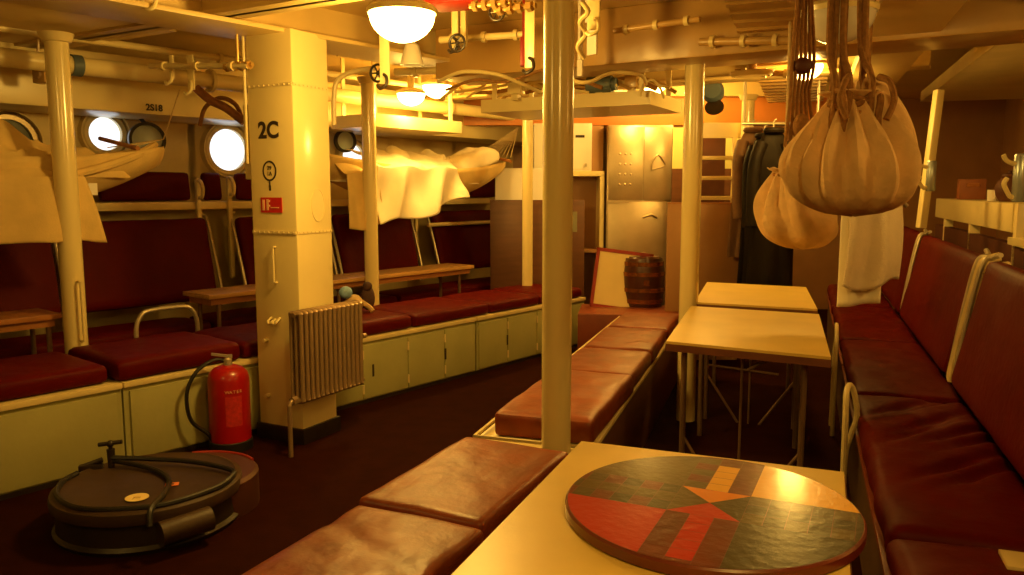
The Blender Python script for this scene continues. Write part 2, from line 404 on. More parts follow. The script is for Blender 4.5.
m_ = MB().box((cx_ - .018, -.006, zs_ + .002), (.014, .002, .062)); m_.box((cx_ - .01, -.006, zs_ + .022), (.02, .002, .012)); m_.box((cx_ - .008, -.006, zs_ - .004), (.016, .002, .01)); m_.build('sign_pictogram', SIGNY, sg)
m_ = MB().box((cx_ + .035, -.006, zs_ - .014), (.06, .002, .005)); m_.build('sign_line', SIGNY, sg)
zz = V(270, 265, 4.5).z
MB().tube(smoothpath([(.17, 0, zz + .1), (.17, -.02, zz + .1), (.17, -.022, zz + .08), (.17, -.022, zz - .08), (.17, -.02, zz - .1), (.17, 0, zz - .1)]), .006).build('grab_handle', CREAM2, column)
zz = V(272, 322, 4.5).z
m_ = MB(); m_.tube(smoothpath([(.12, 0, zz + .02), (.12, -.03, zz), (.135, -.035, zz - .012), (.15, -.03, zz), (.15, 0, zz + .01)]), .007); m_.tube(smoothpath([(.15, 0, zz + .01), (.155, -.03, zz - .005), (.17, -.035, zz - .012), (.185, -.03, zz), (.185, 0, zz + .02)]), .007)
m_.build('double_hook', CREAM2, column)
for zz in (V(262, 342, 4.5).z, V(275, 398, 4.5).z):
    MB().cyl((.08, 0, zz), (.08, -.03, zz), .012, n=12).build('stud', CREAM2, column)
m_ = MB()
M = Matrix.Translation((cw, CWD * .6, V(310, 205, 4.6).z)) @ Matrix.Rotation(R(90), 4, 'Y') @ Matrix.Diagonal((1.7, 1, 1, 1))
m_.lathe([(0, .001), (.052, .001), (.052, .004), (.056, .004), (.056, 0)], 30, M=M); m_.build('oval_cover_plate', CREAM, column)
# cable down the left edge of the column
MB().tube(smoothpath([(-.012, -.004, 2.3), (-.012, -.004, 1.95), (-.014, -.004, 1.6)]), .008).build('edge_conduit', CREAM2, column)
MB().box((-.03, .05, 1.72), (.06, .06, .42), bev=.008).build('cable_trunk', CREAM, column)

# ================================================================== RADIATOR
rt = thing('radiator', 'bronze ribbed column radiator mounted on the square column', 'radiator', (-1.185, 4.28, -.03), R(61))
NR = 14; W_ = .036
for i in range(NR):
    x = .02 + i * .038
    pts = [(x, 0, .36), (x, 0, .78)]
    m_ = MB()
    for yy in (-.035, .0, .035):
        m_.tube([(x, yy, .33), (x, yy, .37), (x, yy, .77), (x, yy, .81)], .0135, n=10, rads=[.015, .0125, .0125, .015])
    m_.ball((x, 0, .81), .018, (1, 3.0, 1.1), 12, 8); m_.ball((x, 0, .33), .018, (1, 3.0, 1.1), 12, 8)
    m_.build('radiator_section', BRONZE, rt)
MB().cyl((.0, 0, .805), (.57, 0, .805), .014, n=12).build('header_pipe', BRONZE, rt)
MB().cyl((.0, 0, .335), (.57, 0, .335), .014, n=12).build('header_pipe', BRONZE, rt)
MB().tube(smoothpath([(.0, 0, .335), (-.03, 0, .335), (-.045, 0, .32), (-.05, 0, .28), (-.05, 0, .03)]), .013, n=12).build('feed_pipe', BRONZE, rt)
MB().cyl((-.03, 0, .335), (.005, 0, .335), .024, n=6).build('valve_nut', BRONZE, rt)
MB().cyl((.57, 0, .60), (.60, 0, .60), .016, n=12).build('air_valve', BRONZE, rt)
m_ = MB(); m_.boxr(.1, .13, .03, .125, .6, .63); m_.build('wall_bracket', BRONZE, rt)

# ================================================================== FIRE EXTINGUISHER
ep = G(231, 443, 0)
ex = thing('fire_extinguisher', 'red fire extinguisher standing on the floor left of the column', 'fire extinguisher', (ep.x + .03, ep.y - .08, 0), R(27))
r = .112
MB().lathe([(0, .02), (r * .9, .02), (r, .03), (r, .40), (r * .93, .435), (r * .7, .462), (r * .35, .478), (.0, .48)], 36).build('cylinder', RED, ex)
MB().lathe([(0, 0), (r + .008, 0), (r + .008, .05), (r, .055)], 36).build('base_skirt', BLACK, ex)
MB().lathe([(0, .478), (.024, .478), (.024, .51), (.014, .52), (0, .52)], 18).build('neck_valve', TUBE, ex)
m_ = MB(); m_.box((-.03, 0, .535), (.11, .022, .012), M=Matrix.Rotation(R(12), 4, 'Y')); m_.box((.01, 0, .525), (.03, .02, .02)); m_.build('carry_handle', TUBE, ex)
MB().box((-.02, 0, .512), (.09, .018, .008), M=Matrix.Rotation(R(-8), 4, 'Y')).build('squeeze_lever', BLACK, ex)
MB().tube(smoothpath([(-.015, 0, .50), (-.07, -.01, .515), (-.16, -.03, .47), (-.215, -.04, .38), (-.225, -.04, .28), (-.20, -.03, .18), (-.12, -.02, .10), (-.09, -.03, .03)]), .011).build('hose', BLACK, ex)
# curved lettering
for i, ch in enumerate('WATER'):
    a = R(-102 + i * 9.5)
    textmesh('lettering', ch, .024, SIGNY, ex, (math.cos(a) * (r + .0015), math.sin(a) * (r + .0015), .345), (R(90), 0, a + R(90)), depth=.0005)
m_ = MB()
def lab(u, v):
    a = R(-108 + u * 46); return Vector((math.cos(a) * (r + .001), math.sin(a) * (r + .001), .15 + v * .17))
m_.grid(lab, 10, 1); m_.build('printed_label', mat('faded_red_label', (.52, .03, .025), .4, var=.25, scale=60), ex)

# ================================================================== ROUND BLACK CASE ON THE FLOOR
hc = thing('round_deck_case', 'large round black lidded case lying on the floor at lower left', 'round case', (-1.60, 3.40, 0), 0)
MB().lathe([(0, 0), (.375, 0), (.385, .02), (.372, .035), (.365, .13), (.0, .13)], 56).build('drum', BLACKP, hc)
MB().lathe([(0, .13), (.388, .13), (.392, .15), (.386, .175), (.36, .186), (.345, .178), (.0, .182)], 56).build('lid', KHAKI, hc)
MB().lathe([(0, 0), (.29, 0), (.29, .15), (.275, .165), (.0, .17)], 40, c=(.13, .15, 0)).build('side_chamber', mat('brown_red_lid', (.07, .02, .01), .5, var=.3), hc)
MB().tube([(.13 + .275 * math.cos(a), .15 + .275 * math.sin(a), .166) for a in [R(35 + i * 7) for i in range(12)]], .008).build('red_edging', REDP, hc)
v_ = MB(); v_.cyl((-.25, .17, .17), (-.25, .17, .265), .014, .018, n=12); v_.cyl((-.25, .17, .25), (-.25, .17, .29), .009, n=10); v_.build('valve_stem', BLACKP, hc)
v_ = MB(); v_.cyl((-.30, .16, .288), (-.20, .18, .297), .010, n=10); v_.ball((-.25, .17, .29), .017); v_.build('valve_handle', BLACKP, hc)
v_ = MB(); v_.box((-.335, .15, .175), (.10, .035, .05), rz=.3, bev=.005); v_.cyl((-.37, .14, .19), (-.29, .17, .215), .012, n=10); v_.build('latch', BLACKP, hc)
MB().tube(smoothpath([(-.245, .165, .225), (-.10, .19, .212), (.12, .17, .205), (.33, .08, .20), (.365, -.01, .197), (.33, -.15, .193), (.17, -.315, .19), (-.10, -.345, .19), (-.28, -.22, .19), (-.355, -.05, .19), (-.35, .06, .19)], 8), .012).build('rubber_hose', BLACK, hc)
MB().tube(smoothpath([(-.24, .17, .21), (-.10, .13, .20), (.02, .06, .196), (.11, -.05, .196), (.155, -.20, .20), (.17, -.36, .195), (.18, -.40, .14)], 8), .012).build('hold_down_strap', BLACK, hc)
MB().cyl((.20, -.36, .09), (.35, -.22, .10), .05, n=20).build('side_cylinder', KHAKI, hc)
lp = G(137, 497, .186) - Vector((-1.60, 3.40, 0))
rl = MB().lathe([(0, 0), (.046, 0), (.046, .002), (0, .002)], 30).build('round_label', STICK, hc, (lp.x, lp.y, .1835), label='round yellow label')
m_ = MB(); m_.box((0, 0, .0025), (.03, .004, .001)); m_.box((-.008, -.012, .0025), (.004, .022, .001)); m_.box((.006, -.01, .0025), (.022, .004, .001)); m_.build('label_print', mat('faded_print', (.45, .3, .1), .6), rl)
lp = G(172, 484, .186) - Vector((-1.60, 3.40, 0))
rl = MB().box((0, 0, .001), (.055, .04, .002), rz=.3).build('square_label', STICKO, hc, (lp.x, lp.y, .1835), label='small orange label')
MB().box((0, 0, .0025), (.018, .012, .001), rz=.3).build('label_print', INK, rl)

# ================================================================== LEFT LOCKER BENCHES
def locker_bench(label, x0, x1, doors, slots, plain=True, deep=.62):
    t = thing('locker_bench', label, 'locker bench', LW(x0, 0, 0), LRZ)
    L = x1 - x0
    MB().boxr(0, L, 0, deep, .0, .425).build('body', LOCKER, t)
    MB().boxr(-.002, L + .002, -.018, deep, .425, .455, bev=.006).build('top_rim', CREAM2, t)
    for (a, b_) in doors:
        dr = MB().boxr(a - x0, b_ - x0, -.013, .002, .035, .405, bev=.003).build('door', LOCKER, t)
    for sx in slots:
        MB().box((sx - x0, -.013, .22), (.016, .008, .085), bev=.003).build('latch_slot', INK, t)
    for (a, b_) in doors[1:]:
        for z in (.10, .34): MB().cyl((a - x0 - .004, -.014, z - .03), (a - x0 - .004, -.014, z + .03), .007, n=8).build('hinge', CREAM2, t)
    return t
locker_bench('pale green locker bench with a plain front at the far left', -1.9, -.01, [(-1.85, -.04)], [])
locker_bench('pale green locker bench behind the fire extinguisher', .0, 1.28, [(.03, .62), (.64, 1.25)], [])
d3 = [1.33, 1.60, 2.03, 2.42, 2.78, 3.16, 3.55]
s1 = sL(369, 0); s2 = sL(443, 0); s3 = sL(506, 0)
locker_bench('pale green locker bench directly right of the radiator with two latch slots', 1.30, 2.76, [(1.34, 1.60), (1.61, 2.02), (2.03, 2.40), (2.41, 2.75)], [s1, s2])
locker_bench('pale green locker bench farthest along the left side near the centre pole', 2.78, 4.30, [(2.80, 3.15), (3.16, 3.55), (3.56, 3.95), (3.96, 4.28)], [s3])
# floor kerb under lockers
struct(MB().boxr(-1.9, 4.3, -.006, .02, 0, .025).build('baseboard_left', BLACKP, None, LO, LRZ))

def lcush(s0, s1, d0, d1, z, h, label, seed, group='maroon seat cushions on the left lockers', bulge=.012, m=MAROON):
    o = MB().puff((0, 0, 0), (s1 - s0 - .006, d1 - d0, h), r=.035, bulge=bulge, nz=.010, seed=seed, seg=(26, 16, 6)).build('seat_cushion', m, None, LW((s0 + s1) / 2, (d0 + d1) / 2, z), LRZ)
    return tag(o, label, 'cushion', group)
lcush(-1.9, -.95, 0.02, .62, .456, .10, 'maroon seat cushion on the left bench at the picture edge', 1)
lcush(-.94, -.05, 0.02, .62, .456, .10, 'maroon seat cushion in front of the left pole', 2)
lcush(-.03, .70, -.01, .62, .456, .11, 'maroon seat cushion left of the fire extinguisher', 3)
lcush(.71, 1.35, 0.0, .62, .456, .10, 'maroon seat cushion behind the extinguisher and column', 4)
lcush(1.36, 2.10, 0.0, .62, .456, .10, 'maroon seat cushion just right of the radiator', 5)
lcush(2.11, 2.95, 0.0, .62, .456, .095, 'maroon seat cushion in front of the long left table', 6)
lcush(2.96, 3.62, 0.0, .62, .456, .09, 'maroon seat cushion in front of the brown screen left of the centre pole', 7)
lcush(3.63, 4.28, 0.0, .62, .456, .09, 'last maroon seat cushion beside the slim cream pole', 8)
# hull-side seats
def hull_seat(s0, s1, label):
    t = thing('hull_bench', label, 'bench', LW(s0, 1.12, 0), LRZ)
    MB().boxr(0, s1 - s0, 0, .40, 0, .42).build('body', LOCKER, t)
    MB().puff(((s1 - s0) / 2, .20, .421), (s1 - s0 - .01, .40, .09), r=.03, seed=s0, seg=(30, 12, 5)).build('seat_pad', MAROON, t)
hull_seat(-1.6, 1.18, 'maroon padded bench along the hull behind the left pole')
hull_seat(1.2, 3.0, 'maroon padded bench along the hull behind the square column')
hull_seat(3.02, 5.0, 'maroon padded bench along the hull behind the long left table')
def hull_back(s0, s1, label, frames=(1, 1), z0=.60, z1=1.23):
    t = thing('bench_back_cushion', label, 'backrest', LW(s0, 1.52, 0), LRZ)
    lean = .14; L = s1 - s0
    m_ = MB().puff((0, 0, 0), (L - .02, z1 - z0, .09), r=.035, bulge=.01, nz=.006, seed=s0 * 3, seg=(26, 18, 5))
    ang = math.atan2(z1 - z0, lean)
    m_.xf(Matrix.Translation((L / 2, lean / 2 + .03, (z0 + z1) / 2)) @ Matrix.Rotation(ang, 4, 'X'))
    m_.build('padded_back', MAROON, t)
    for i, f in enumerate(frames):
        if not f: continue
        x = -.02 if i == 0 else L + .02
        MB().tube(smoothpath([(x, -.03, z0 - .04), (x, -.03, z0 + .1), (x, lean - .02, z1 - .05), (x, lean + .04, z1 + .02), (x + (.06 if i == 0 else -.06), lean + .04, z1 + .04)], 5), .013).build('side_tube', TUBE, t)
    for x in (.15, L - .15):
        MB().cyl((x, lean - .01, z1 - .035), (x, lean - .045, z1 - .04), .014, n=10).build('button', TUBE, t)
    return t
hull_back(-1.5, sL(52, 1.6), 'maroon backrest on the hull under the left hammock')
hull_back(sL(64, 1.6), sL(209, 1.6), 'wide maroon backrest right of the left pole with steel side tube')
hull_back(sL(238, 1.6), sL(326, 1.6), 'maroon backrest hidden partly behind the numbered column')
hull_back(sL(335, 1.6), sL(412, 1.6), 'maroon backrest under the right hammock with white side tubes')
hull_back(sL(432, 1.6), sL(505, 1.6), 'dark maroon backrest in the corner left of the brown screen')
# ledge along the hull, upper backrests
struct(MB().boxr(-2.5, 5.2, 1.68, 1.95, 1.30, 1.36, bev=.008).build('trim_16', CREAM, None, LO, LRZ))
def upper(s0, s1, label):
    o = MB().puff((0, 0, 0), (s1 - s0, .22, .06), r=.026, nz=.004, seed=s0, seg=(20, 8, 4)).xf(Matrix.Rotation(R(84), 4, 'X')).build('upper_bolster', MAROON, None, LW((s0 + s1) / 2, 1.86, 1.475), LRZ)
    tag(o, label, 'bolster', 'maroon bolsters standing on the hull ledge')
upper(sL(100, 1.85), sL(190, 1.85), 'maroon bolster on the hull ledge below the hinged porthole cover')
upper(sL(203, 1.85), sL(221, 1.85), 'short maroon bolster on the hull ledge between two white brackets')
upper(sL(236, 1.85), sL(300, 1.85), 'maroon bolster on the hull ledge left of the numbered column')
upper(sL(395, 1.85), sL(500, 1.85), 'long maroon bolster on the ledge behind the right hammock pillow')
def post(px, d, z0, z1, label, w=.035):
    o = MB().box((0, 0, (z1 - z0) / 2), (w, .03, z1 - z0), bev=.004)
    o.tube(smoothpath([(0, -.02, z1 - z0 - .14), (0, -.06, z1 - z0 - .13), (0, -.075, z1 - z0 - .07), (0, -.05, z1 - z0 - .02), (0, -.01, z1 - z0)], 4), .014)
    tag(o.build('bunk_bracket', CREAM, None, LW(sL(px, d), d, z0), LRZ), label, 'bracket', 'white bunk brackets along the hull')
post(200, 1.66, .75, 1.53, 'white bunk bracket standing left of the bright right porthole')
post(231, 1.66, .75, 1.55, 'white bunk bracket standing just left of the square column')
post(416, 1.66, .9, 1.75, 'white bunk bracket behind the right hammock')
# white tube hung under the hammock near the table
o = MB().cyl((0, 0, 0), (1.05, 0, 0), .02, n=12); tag(o.build('towel_rail', CREAM, None, LW(sL(428, 1.5), 1.50, V(428, 225, LW(sL(428, 1.5), 1.5).y).z), LRZ), 'white horizontal rail behind the right hammock drape', 'rail')

# curved tubular arm at the back of the first bench
def arm(px0, px1, d, label, h=.20):
    a = sL(px0, d); b_ = sL(px1, d); w = b_ - a
    m_ = MB().tube(smoothpath([(0, 0, 0), (0, 0, h * .6), (.03, 0, h * .88), (.09, 0, h), (w - .09, 0, h), (w - .03, 0, h * .88), (w, 0, h * .6), (w, 0, 0)], 5), .014, n=10)
    tag(m_.build('tubular_arm', TUBE, None, LW(a, d, .455), LRZ), label, 'seat arm')
arm(131, 193, .645, 'curved steel tube arm at the back of the left bench right of the pole', .26)

# tables between the benches (left side)
def side_table(label, s0, s1, d0, d1, z, m, legs):
    t = thing('mess_table', label, 'table', LW(s0, d0, 0), LRZ)
    L = s1 - s0; D = d1 - d0
    MB().boxr(0, L, 0, D, z - .03, z, bev=.004).build('tabletop', m, t)
    MB().boxr(.03, L - .03, .03, D - .03, z - .075, z - .03).build('apron', WOOD, t)
    for (x, y) in legs:
        MB().cyl((x * L, y * D, 0), (x * L, y * D, z - .03), .014, n=10).build('leg', DKTUBE, t)
side_table('brown wooden mess table at the far left edge behind the pole', sL(-60, .7), sL(62, .7), .77, 1.11, .74, WOOD, [(.1, .15), (.9, .15), (.1, .85), (.9, .85)])
side_table('small wooden mess table between the bench and the square column', sL(212, .7), sL(330, .7), .77, 1.11, .75, WOODT, [(.1, .15), (.6, .15), (.1, .85), (.9, .85)])
side_table('long pale wooden mess table under the right hammock', sL(335, .7), 3.62, .77, 1.11, .76, WOODT, [(.08, .2), (.92, .2), (.08, .9), (.92, .9)])
# small bundle on the bench beside the radiator
bp_ = V(348, 296, 4.95)
bt = thing('stuffed_toy', 'small tan soft toy with a blue head beside the radiator top', 'soft toy', LW(sL(352, .3), .30, .565), LRZ)
MB().ball((0, 0, .075), .07, (1.1, .8, 1.0)).build('body', GOLD, bt)
MB().ball((-.07, 0, .165), .05, (1, .9, .9)).build('head', BLUEB, bt)
MB().tube(smoothpath([(.05, -.02, .09), (.09, -.06, .05), (.10, -.09, .02)]), .018).build('arm', GOLD, bt)
MB().ball((-.09, -.03, .035), .045, (1, .8, .8)).build('foot', PLUSH, bt)
bt2 = MB().ball((0, 0, .10), .06, (.9, .8, 1.5)); bt2.ball((-.02, -.02, .19), .035)
tag(bt2.build('dark_bundle', PLUSH, None, LW(sL(352, .3) + .16, .33, .565), LRZ), 'dark brown cloth bundle between the soft toy and the pole', 'bundle')

# ================================================================== HAMMOCKS
def hammock(t, L, W, sag, rim, m):
    # local x along, y across (towards hull), z=rim height at 0
    def f(u, v):
        x = (u - .5) * L; e = abs(2 * u - 1); w = W * (1 - .45 * e ** 3); dp = sag * (1 - .55 * e ** 2.2)
        a = (v - .5) * PI * 1.02
        wr = 1 + .02 * noise.noise(Vector((x * 3, v * 9, 1)))
        return Vector((x, math.sin(a) * w * wr, -math.cos(a) * dp * wr + .10 * e ** 2))
    o = MB().grid(f, 40, 22).build('canvas_body', m, t, norm=False)
    md = o.modifiers.new('s', 'SOLIDIFY'); md.thickness = .01
    return o
def clew(t, x, xe, z, ze, W, n=9, r=.0035, yc=0):
    for i in range(n):
        y = (i / (n - 1) - .5) * 2 * W
        MB().tube([(x, y, z), (xe, yc, ze)], r, n=5).build('clew_line', LROPE, t)
# left hammock
sc_ = sL(160, 1.05) - 1.0; d_ = 1.05; zrim = 1.625
h1 = thing('hammock', 'left canvas hammock with a yellow sheet hanging over its side', 'hammock', LW(sc_, d_, zrim), LRZ)
hammock(h1, 1.95, .27, .27, 0, CANVAS)
def mound(L0, L1, W, H, seed, zoff=-.08, rough=1.0):
    def f(u, v):
        x = L0 + (L1 - L0) * u; a = (v - .5) * PI
        e = max(0.02, 1 - abs(2 * u - 1) ** 2.5) ** .6
        n1 = noise.noise(Vector((x * 2.5, v * 3, seed))); n2 = noise.noise(Vector((x * 6 + v * 4, v * 5, seed)))
        n3 = abs(noise.noise(Vector((x * 4 - v * 3, v * 3, seed + 4))))
        return Vector((x + .02 * n2, math.sin(a) * W * (.85 + .15 * e), zoff + max(0, math.cos(a)) ** .8 * H * e * (1 + rough * (.6 * n1 + .22 * n2 - .55 * n3))))
    return f
MB().grid(mound(-.92, .72, .25, .27, 2, -.10, 1.5), 90, 40).build('bedding', CANVAS, h1)
MB().cyl((.76, -.25, .08), (.76, .25, .16), .014, n=10).build('spreader_bar', WOOD, h1)
MB().tube(smoothpath([(.20, -.265, -.12), (.5, -.27, -.05), (.80, -.19, .05), (.98, -.03, .12)], 6), .026).build('rolled_edge', CANVAS, h1)
for yy in (-.2, 0, .2): MB().tube([(.78, yy, .10), (1.06, 0, .16)], .004, n=5).build('clew_line', LROPE, h1)
MB().tube([(1.06, 0, .16), (1.22, .05, .50)], .004, n=6).build('slinging_rope', LROPE, h1)
def clew(t, x, xe, z, ze, W, n=9, r=.0035, yc=0):
    for i in range(n):
        y = (i / (n - 1) - .5) * 2 * W
        MB().tube([(x, y, z), (xe, yc, ze)], r, n=5).build('clew_line', LROPE, t)
def drape(x0, x1, W, zt, zb, seed, folds=9, skew=0.0, over=.22, amp=.035, swoop=0.0):
    def f(u, v):
        x = x0 + (x1 - x0) * u
        if v < .3:
            q = v / .3; y = -W + over * (1 - q); z = zt + .03 * math.sin(q * PI) + over * .35 * (1 - q)
            return Vector((x, y, z + .035 * noise.noise(Vector((x * 7, y * 6, seed))) + .012 * math.sin(u * folds * 2 + seed)))
        q = (v - .3) / .7
        ph = u * folds * 2 + seed + 1.8 * noise.noise(Vector((u * 4, 0, seed))) + swoop * q * 3
        y = -W - .02 - amp * (.25 + .75 * q) * math.sin(ph) - .03 * math.sin(q * PI * .5)
        b = zb(u)
        return Vector((x + skew * q * (u - .3) + .012 * math.cos(ph) * q, y, zt + .012 * math.sin(u * folds * 2 + seed) * (1 - q) + (b - zt) * q + .01 * noise.noise(Vector((x * 6, q * 3, seed)))))
    return f
o = MB().grid(drape(-1.0, .40, .29, -.10, lambda u: -.46 - .02 * math.sin(u * 6) - .03 * u, 3, 6, .18, over=.10, amp=.06, swoop=.5), 70, 34).build('draped_sheet', CANVAS, h1, norm=False)
md = o.modifiers.new('s', 'SOLIDIFY'); md.thickness = .006
m_ = MB().puff((0, 0, 0), (.34, .36, .10), r=.045, bulge=.04, nz=.03, seed=4, seg=(18, 16, 5)).xf(Matrix.Translation((-.18, -.06, .03)) @ Matrix.Rotation(R(18), 4, 'X') @ Matrix.Rotation(R(14), 4, 'Y')); m_.build('pillow', LINEN, h1)
MB().box((.46, -.29, -.17), (.05, .003, .07)).build('paper_tag', WHITEPAN, h1, label='small white tag')
# right hammock
sc_ = sL(416, 1.05); zrim = 1.625
h2 = thing('hammock', 'right canvas hammock with white sheets and pillow behind the pole', 'hammock', LW(sc_, 1.05, zrim), LRZ)
hammock(h2, 2.15, .27, .28, 0, CANVAS)
_m2 = mound(-.95, .62, .25, .30, 5, -.12, .9)
def m2(u, v):
    p_ = _m2(u, v); k_ = .55 + .6 * math.exp(-((u - .80) / .20) ** 2) + .25 * math.exp(-((u - .45) / .10) ** 2)
    p_.z = -.12 + (p_.z + .12) * k_; return p_
MB().grid(m2, 80, 36).build('bedding', LINEN, h2)
o = MB().grid(drape(-1.02, -.70, .28, -.04, lambda u: -.47 - .02 * math.sin(u * 5), 6, 3, .05, over=.3, amp=.04), 40, 34).build('draped_blanket', CANVAS, h2, norm=False)
o.modifiers.new('s', 'SOLIDIFY').thickness = .006
o = MB().grid(drape(-.72, .22, .29, .02, lambda u: -.45 + .03 * math.sin(u * 9) + .20 * u ** 1.5, 9, 7, .10, over=.36, amp=.05, swoop=1.3), 90, 44).build('draped_sheet', LINEN, h2, norm=False)
o.modifiers.new('s', 'SOLIDIFY').thickness = .006
MB().puff((0, 0, 0), (.56, .38, .12), r=.05, bulge=.05, nz=.03, seed=8, seg=(22, 18, 6)).xf(Matrix.Translation((.66, -.04, .02)) @ Matrix.Rotation(R(-17), 4, 'Y')).build('pillow', LINEN, h2)
MB().cyl((1.02, -.27, .10), (1.02, .27, .20), .014, n=10).build('spreader_bar', WOOD, h2)
clew(h2, 1.04, 1.47, .14, .46, .25, 10)

# ================================================================== MIDDLE ROW BENCHES (brown leather)
def cfrom(pts): # quad BL,BR,FR,FL -> centre, width, length, rotation
    bl, br, fr, fl = pts
    c = (bl + br + fr + fl) / 4; w = ((br - bl).length + (fr - fl).length) / 2; l = ((bl - fl).length + (br - fr).length) / 2
    v = (bl + br) / 2 - (fl + fr) / 2; return c, w, l, math.atan2(v.y, v.x) - PI / 2
A1 = R(-25)   # near row heading
def rowpt(o, a, x, y): return Vector((o.x + math.cos(a) * x - math.sin(a) * y, o.y + math.sin(a) * x + math.cos(a) * y, 0))
# near bench: its far-left corner
nb = Vector((-.17, 2.98, 0))
t = thing('locker_bench', 'low locker bench carrying the two nearest brown leather cushions', 'locker bench', (nb.x, nb.y, 0), A1)
MB().boxr(.01, .41, -2.0, 0, 0, .40).build('body', DKWOOD, t)
MB().boxr(0, .42, -2.01, .01, .40, .43, bev=.005).build('top_rim', CREAM2, t)
def ncush(y0, y1, label, seed, h=.085, creases=None, dx=0):
    c = rowpt(nb, A1, .205 + dx, (y0 + y1) / 2)
    o = MB().puff((0, 0, 0), (.435, y1 - y0, h), r=.022, bulge=.006, nz=.008, seed=seed, nf=3.5, crease=creases, seg=(30, 40, 6)).build('seat_cushion', BROWN, None, (c.x, c.y, .431), A1)
    tag(o, label, 'cushion', 'brown leather cushions on the middle row')
ncush(-.70, -.005, 'brown leather cushion just left of the near table with the centre pole behind it', 11)
ncush(-1.42, -.725, 'nearest brown leather cushion at the bottom edge of the picture', 12, dx=.025, creases=lambda u, v: -.006 * math.exp(-((v - .3 + .3 * u) * 9) ** 2))
# second bench
A2 = R(-18)
sb = Vector((-.17, 3.20, 0))
t = thing('locker_bench', 'white topped locker bench beyond the centre pole under brown cushions', 'locker bench', (sb.x, sb.y, 0), A2)
MB().boxr(.015, .50, 0.02, 3.33, 0, .395).build('body', DKWOOD, t)
MB().boxr(0, .50, 0, 3.35, .395, .415, bev=.004).build('top_rim', CREAM2, t)
MB().tube([(.012, 3.3, .44), (.012, .012, .44), (.50, .012, .44)], .008).build('edge_rail', CREAM2, t)
m_ = MB()
for y in (.02, 1.2, 2.4, 3.25): m_.cyl((.012, y, .41), (.012, y, .44), .008, n=8)
m_.build('rail_studs', CREAM2, t)
def scush(y0, y1, label, seed, h=.09, x=.285, w=.43, rz=0, m=BROWN):
    c = rowpt(sb, A2, x, (y0 + y1) / 2)
    o = MB().puff((0, 0, 0), (w, y1 - y0, h), r=.024, bulge=.008, nz=.008, seed=seed, nf=4, seg=(26, 34, 6)).build('seat_cushion', m, None, (c.x, c.y, .416), A2 + rz)
    tag(o, label, 'cushion', 'brown leather cushions on the middle row')
scush(.10, 1.0, 'thick brown leather cushion on the white topped bench right behind the centre pole', 21, .105, rz=R(-1.5))
scush(1.02, 1.68, 'brown leather cushion second beyond the centre pole left of the middle table', 22)
scush(1.70, 2.45, 'brown leather cushion third beyond the centre pole', 23, rz=R(1))
scush(2.47, 3.20, 'farthest brown leather cushion in front of the barrel', 24)

# ================================================================== TABLES ON THE RIGHT OF THE ROW
def mess_table(label, c, w, l, rz, legdx=0, z=.76, name='mess_table', m=TABLET, legs=True):
    t = thing(name, label, 'table', (c.x, c.y, 0), rz)
    MB().boxr(-w / 2, w / 2, -l / 2, l / 2, z - .012, z, bev=.003).build('tabletop', m, t)
    MB().boxr(-w / 2 - .004, w / 2 + .004, -l / 2 - .004, l / 2 + .004, z - .042, z - .012, bev=.003).build('edge_band', TABLEE, t)
    if legs:
        for sy in (-1, 1):
            for sx in (-1, 1):
                MB().cyl((sx * (w / 2 - .08), sy * (l / 2 - .12), 0), (sx * (w / 2 - .08), sy * (l / 2 - .12), z - .04), .012, n=10).build('leg', DKTUBE, t)
            MB().cyl((-(w / 2 - .08), sy * (l / 2 - .12), .62), ((w / 2 - .08), sy * (l / 2 - .12), .60), .007, n=8).build('cross_rail', DKTUBE, t)
            MB().cyl((0, sy * (l / 2 - .12), 0), (0, sy * (l / 2 - .12), z - .04), .007, n=8).build('centre_rod', DKTUBE, t)
            MB().cyl((-(w / 2 - .08), sy * (l / 2 - .12), .32), (-.05, sy * (l / 2 - .12), .03), .008, n=8).build('stay', DKTUBE, t)
            MB().cyl(((w / 2 - .08), sy * (l / 2 - .12), .32), (.05, sy * (l / 2 - .12), .03), .008, n=8).build('stay', DKTUBE, t)
    return t
# near table
fl = Vector((.192, 2.15, 0)); fr = Vector((.82, 1.905, 0)); rz = math.atan2(fr.y - fl.y, fr.x - fl.x)
w = (fr - fl).length; L = 1.5
up = Vector((-math.sin(rz), math.cos(rz), 0)); c = (fl + fr) / 2 - up * L / 2
mess_table('nearest cream topped mess table with the painted round board on it', c, w, L, rz)
NRZ = rz
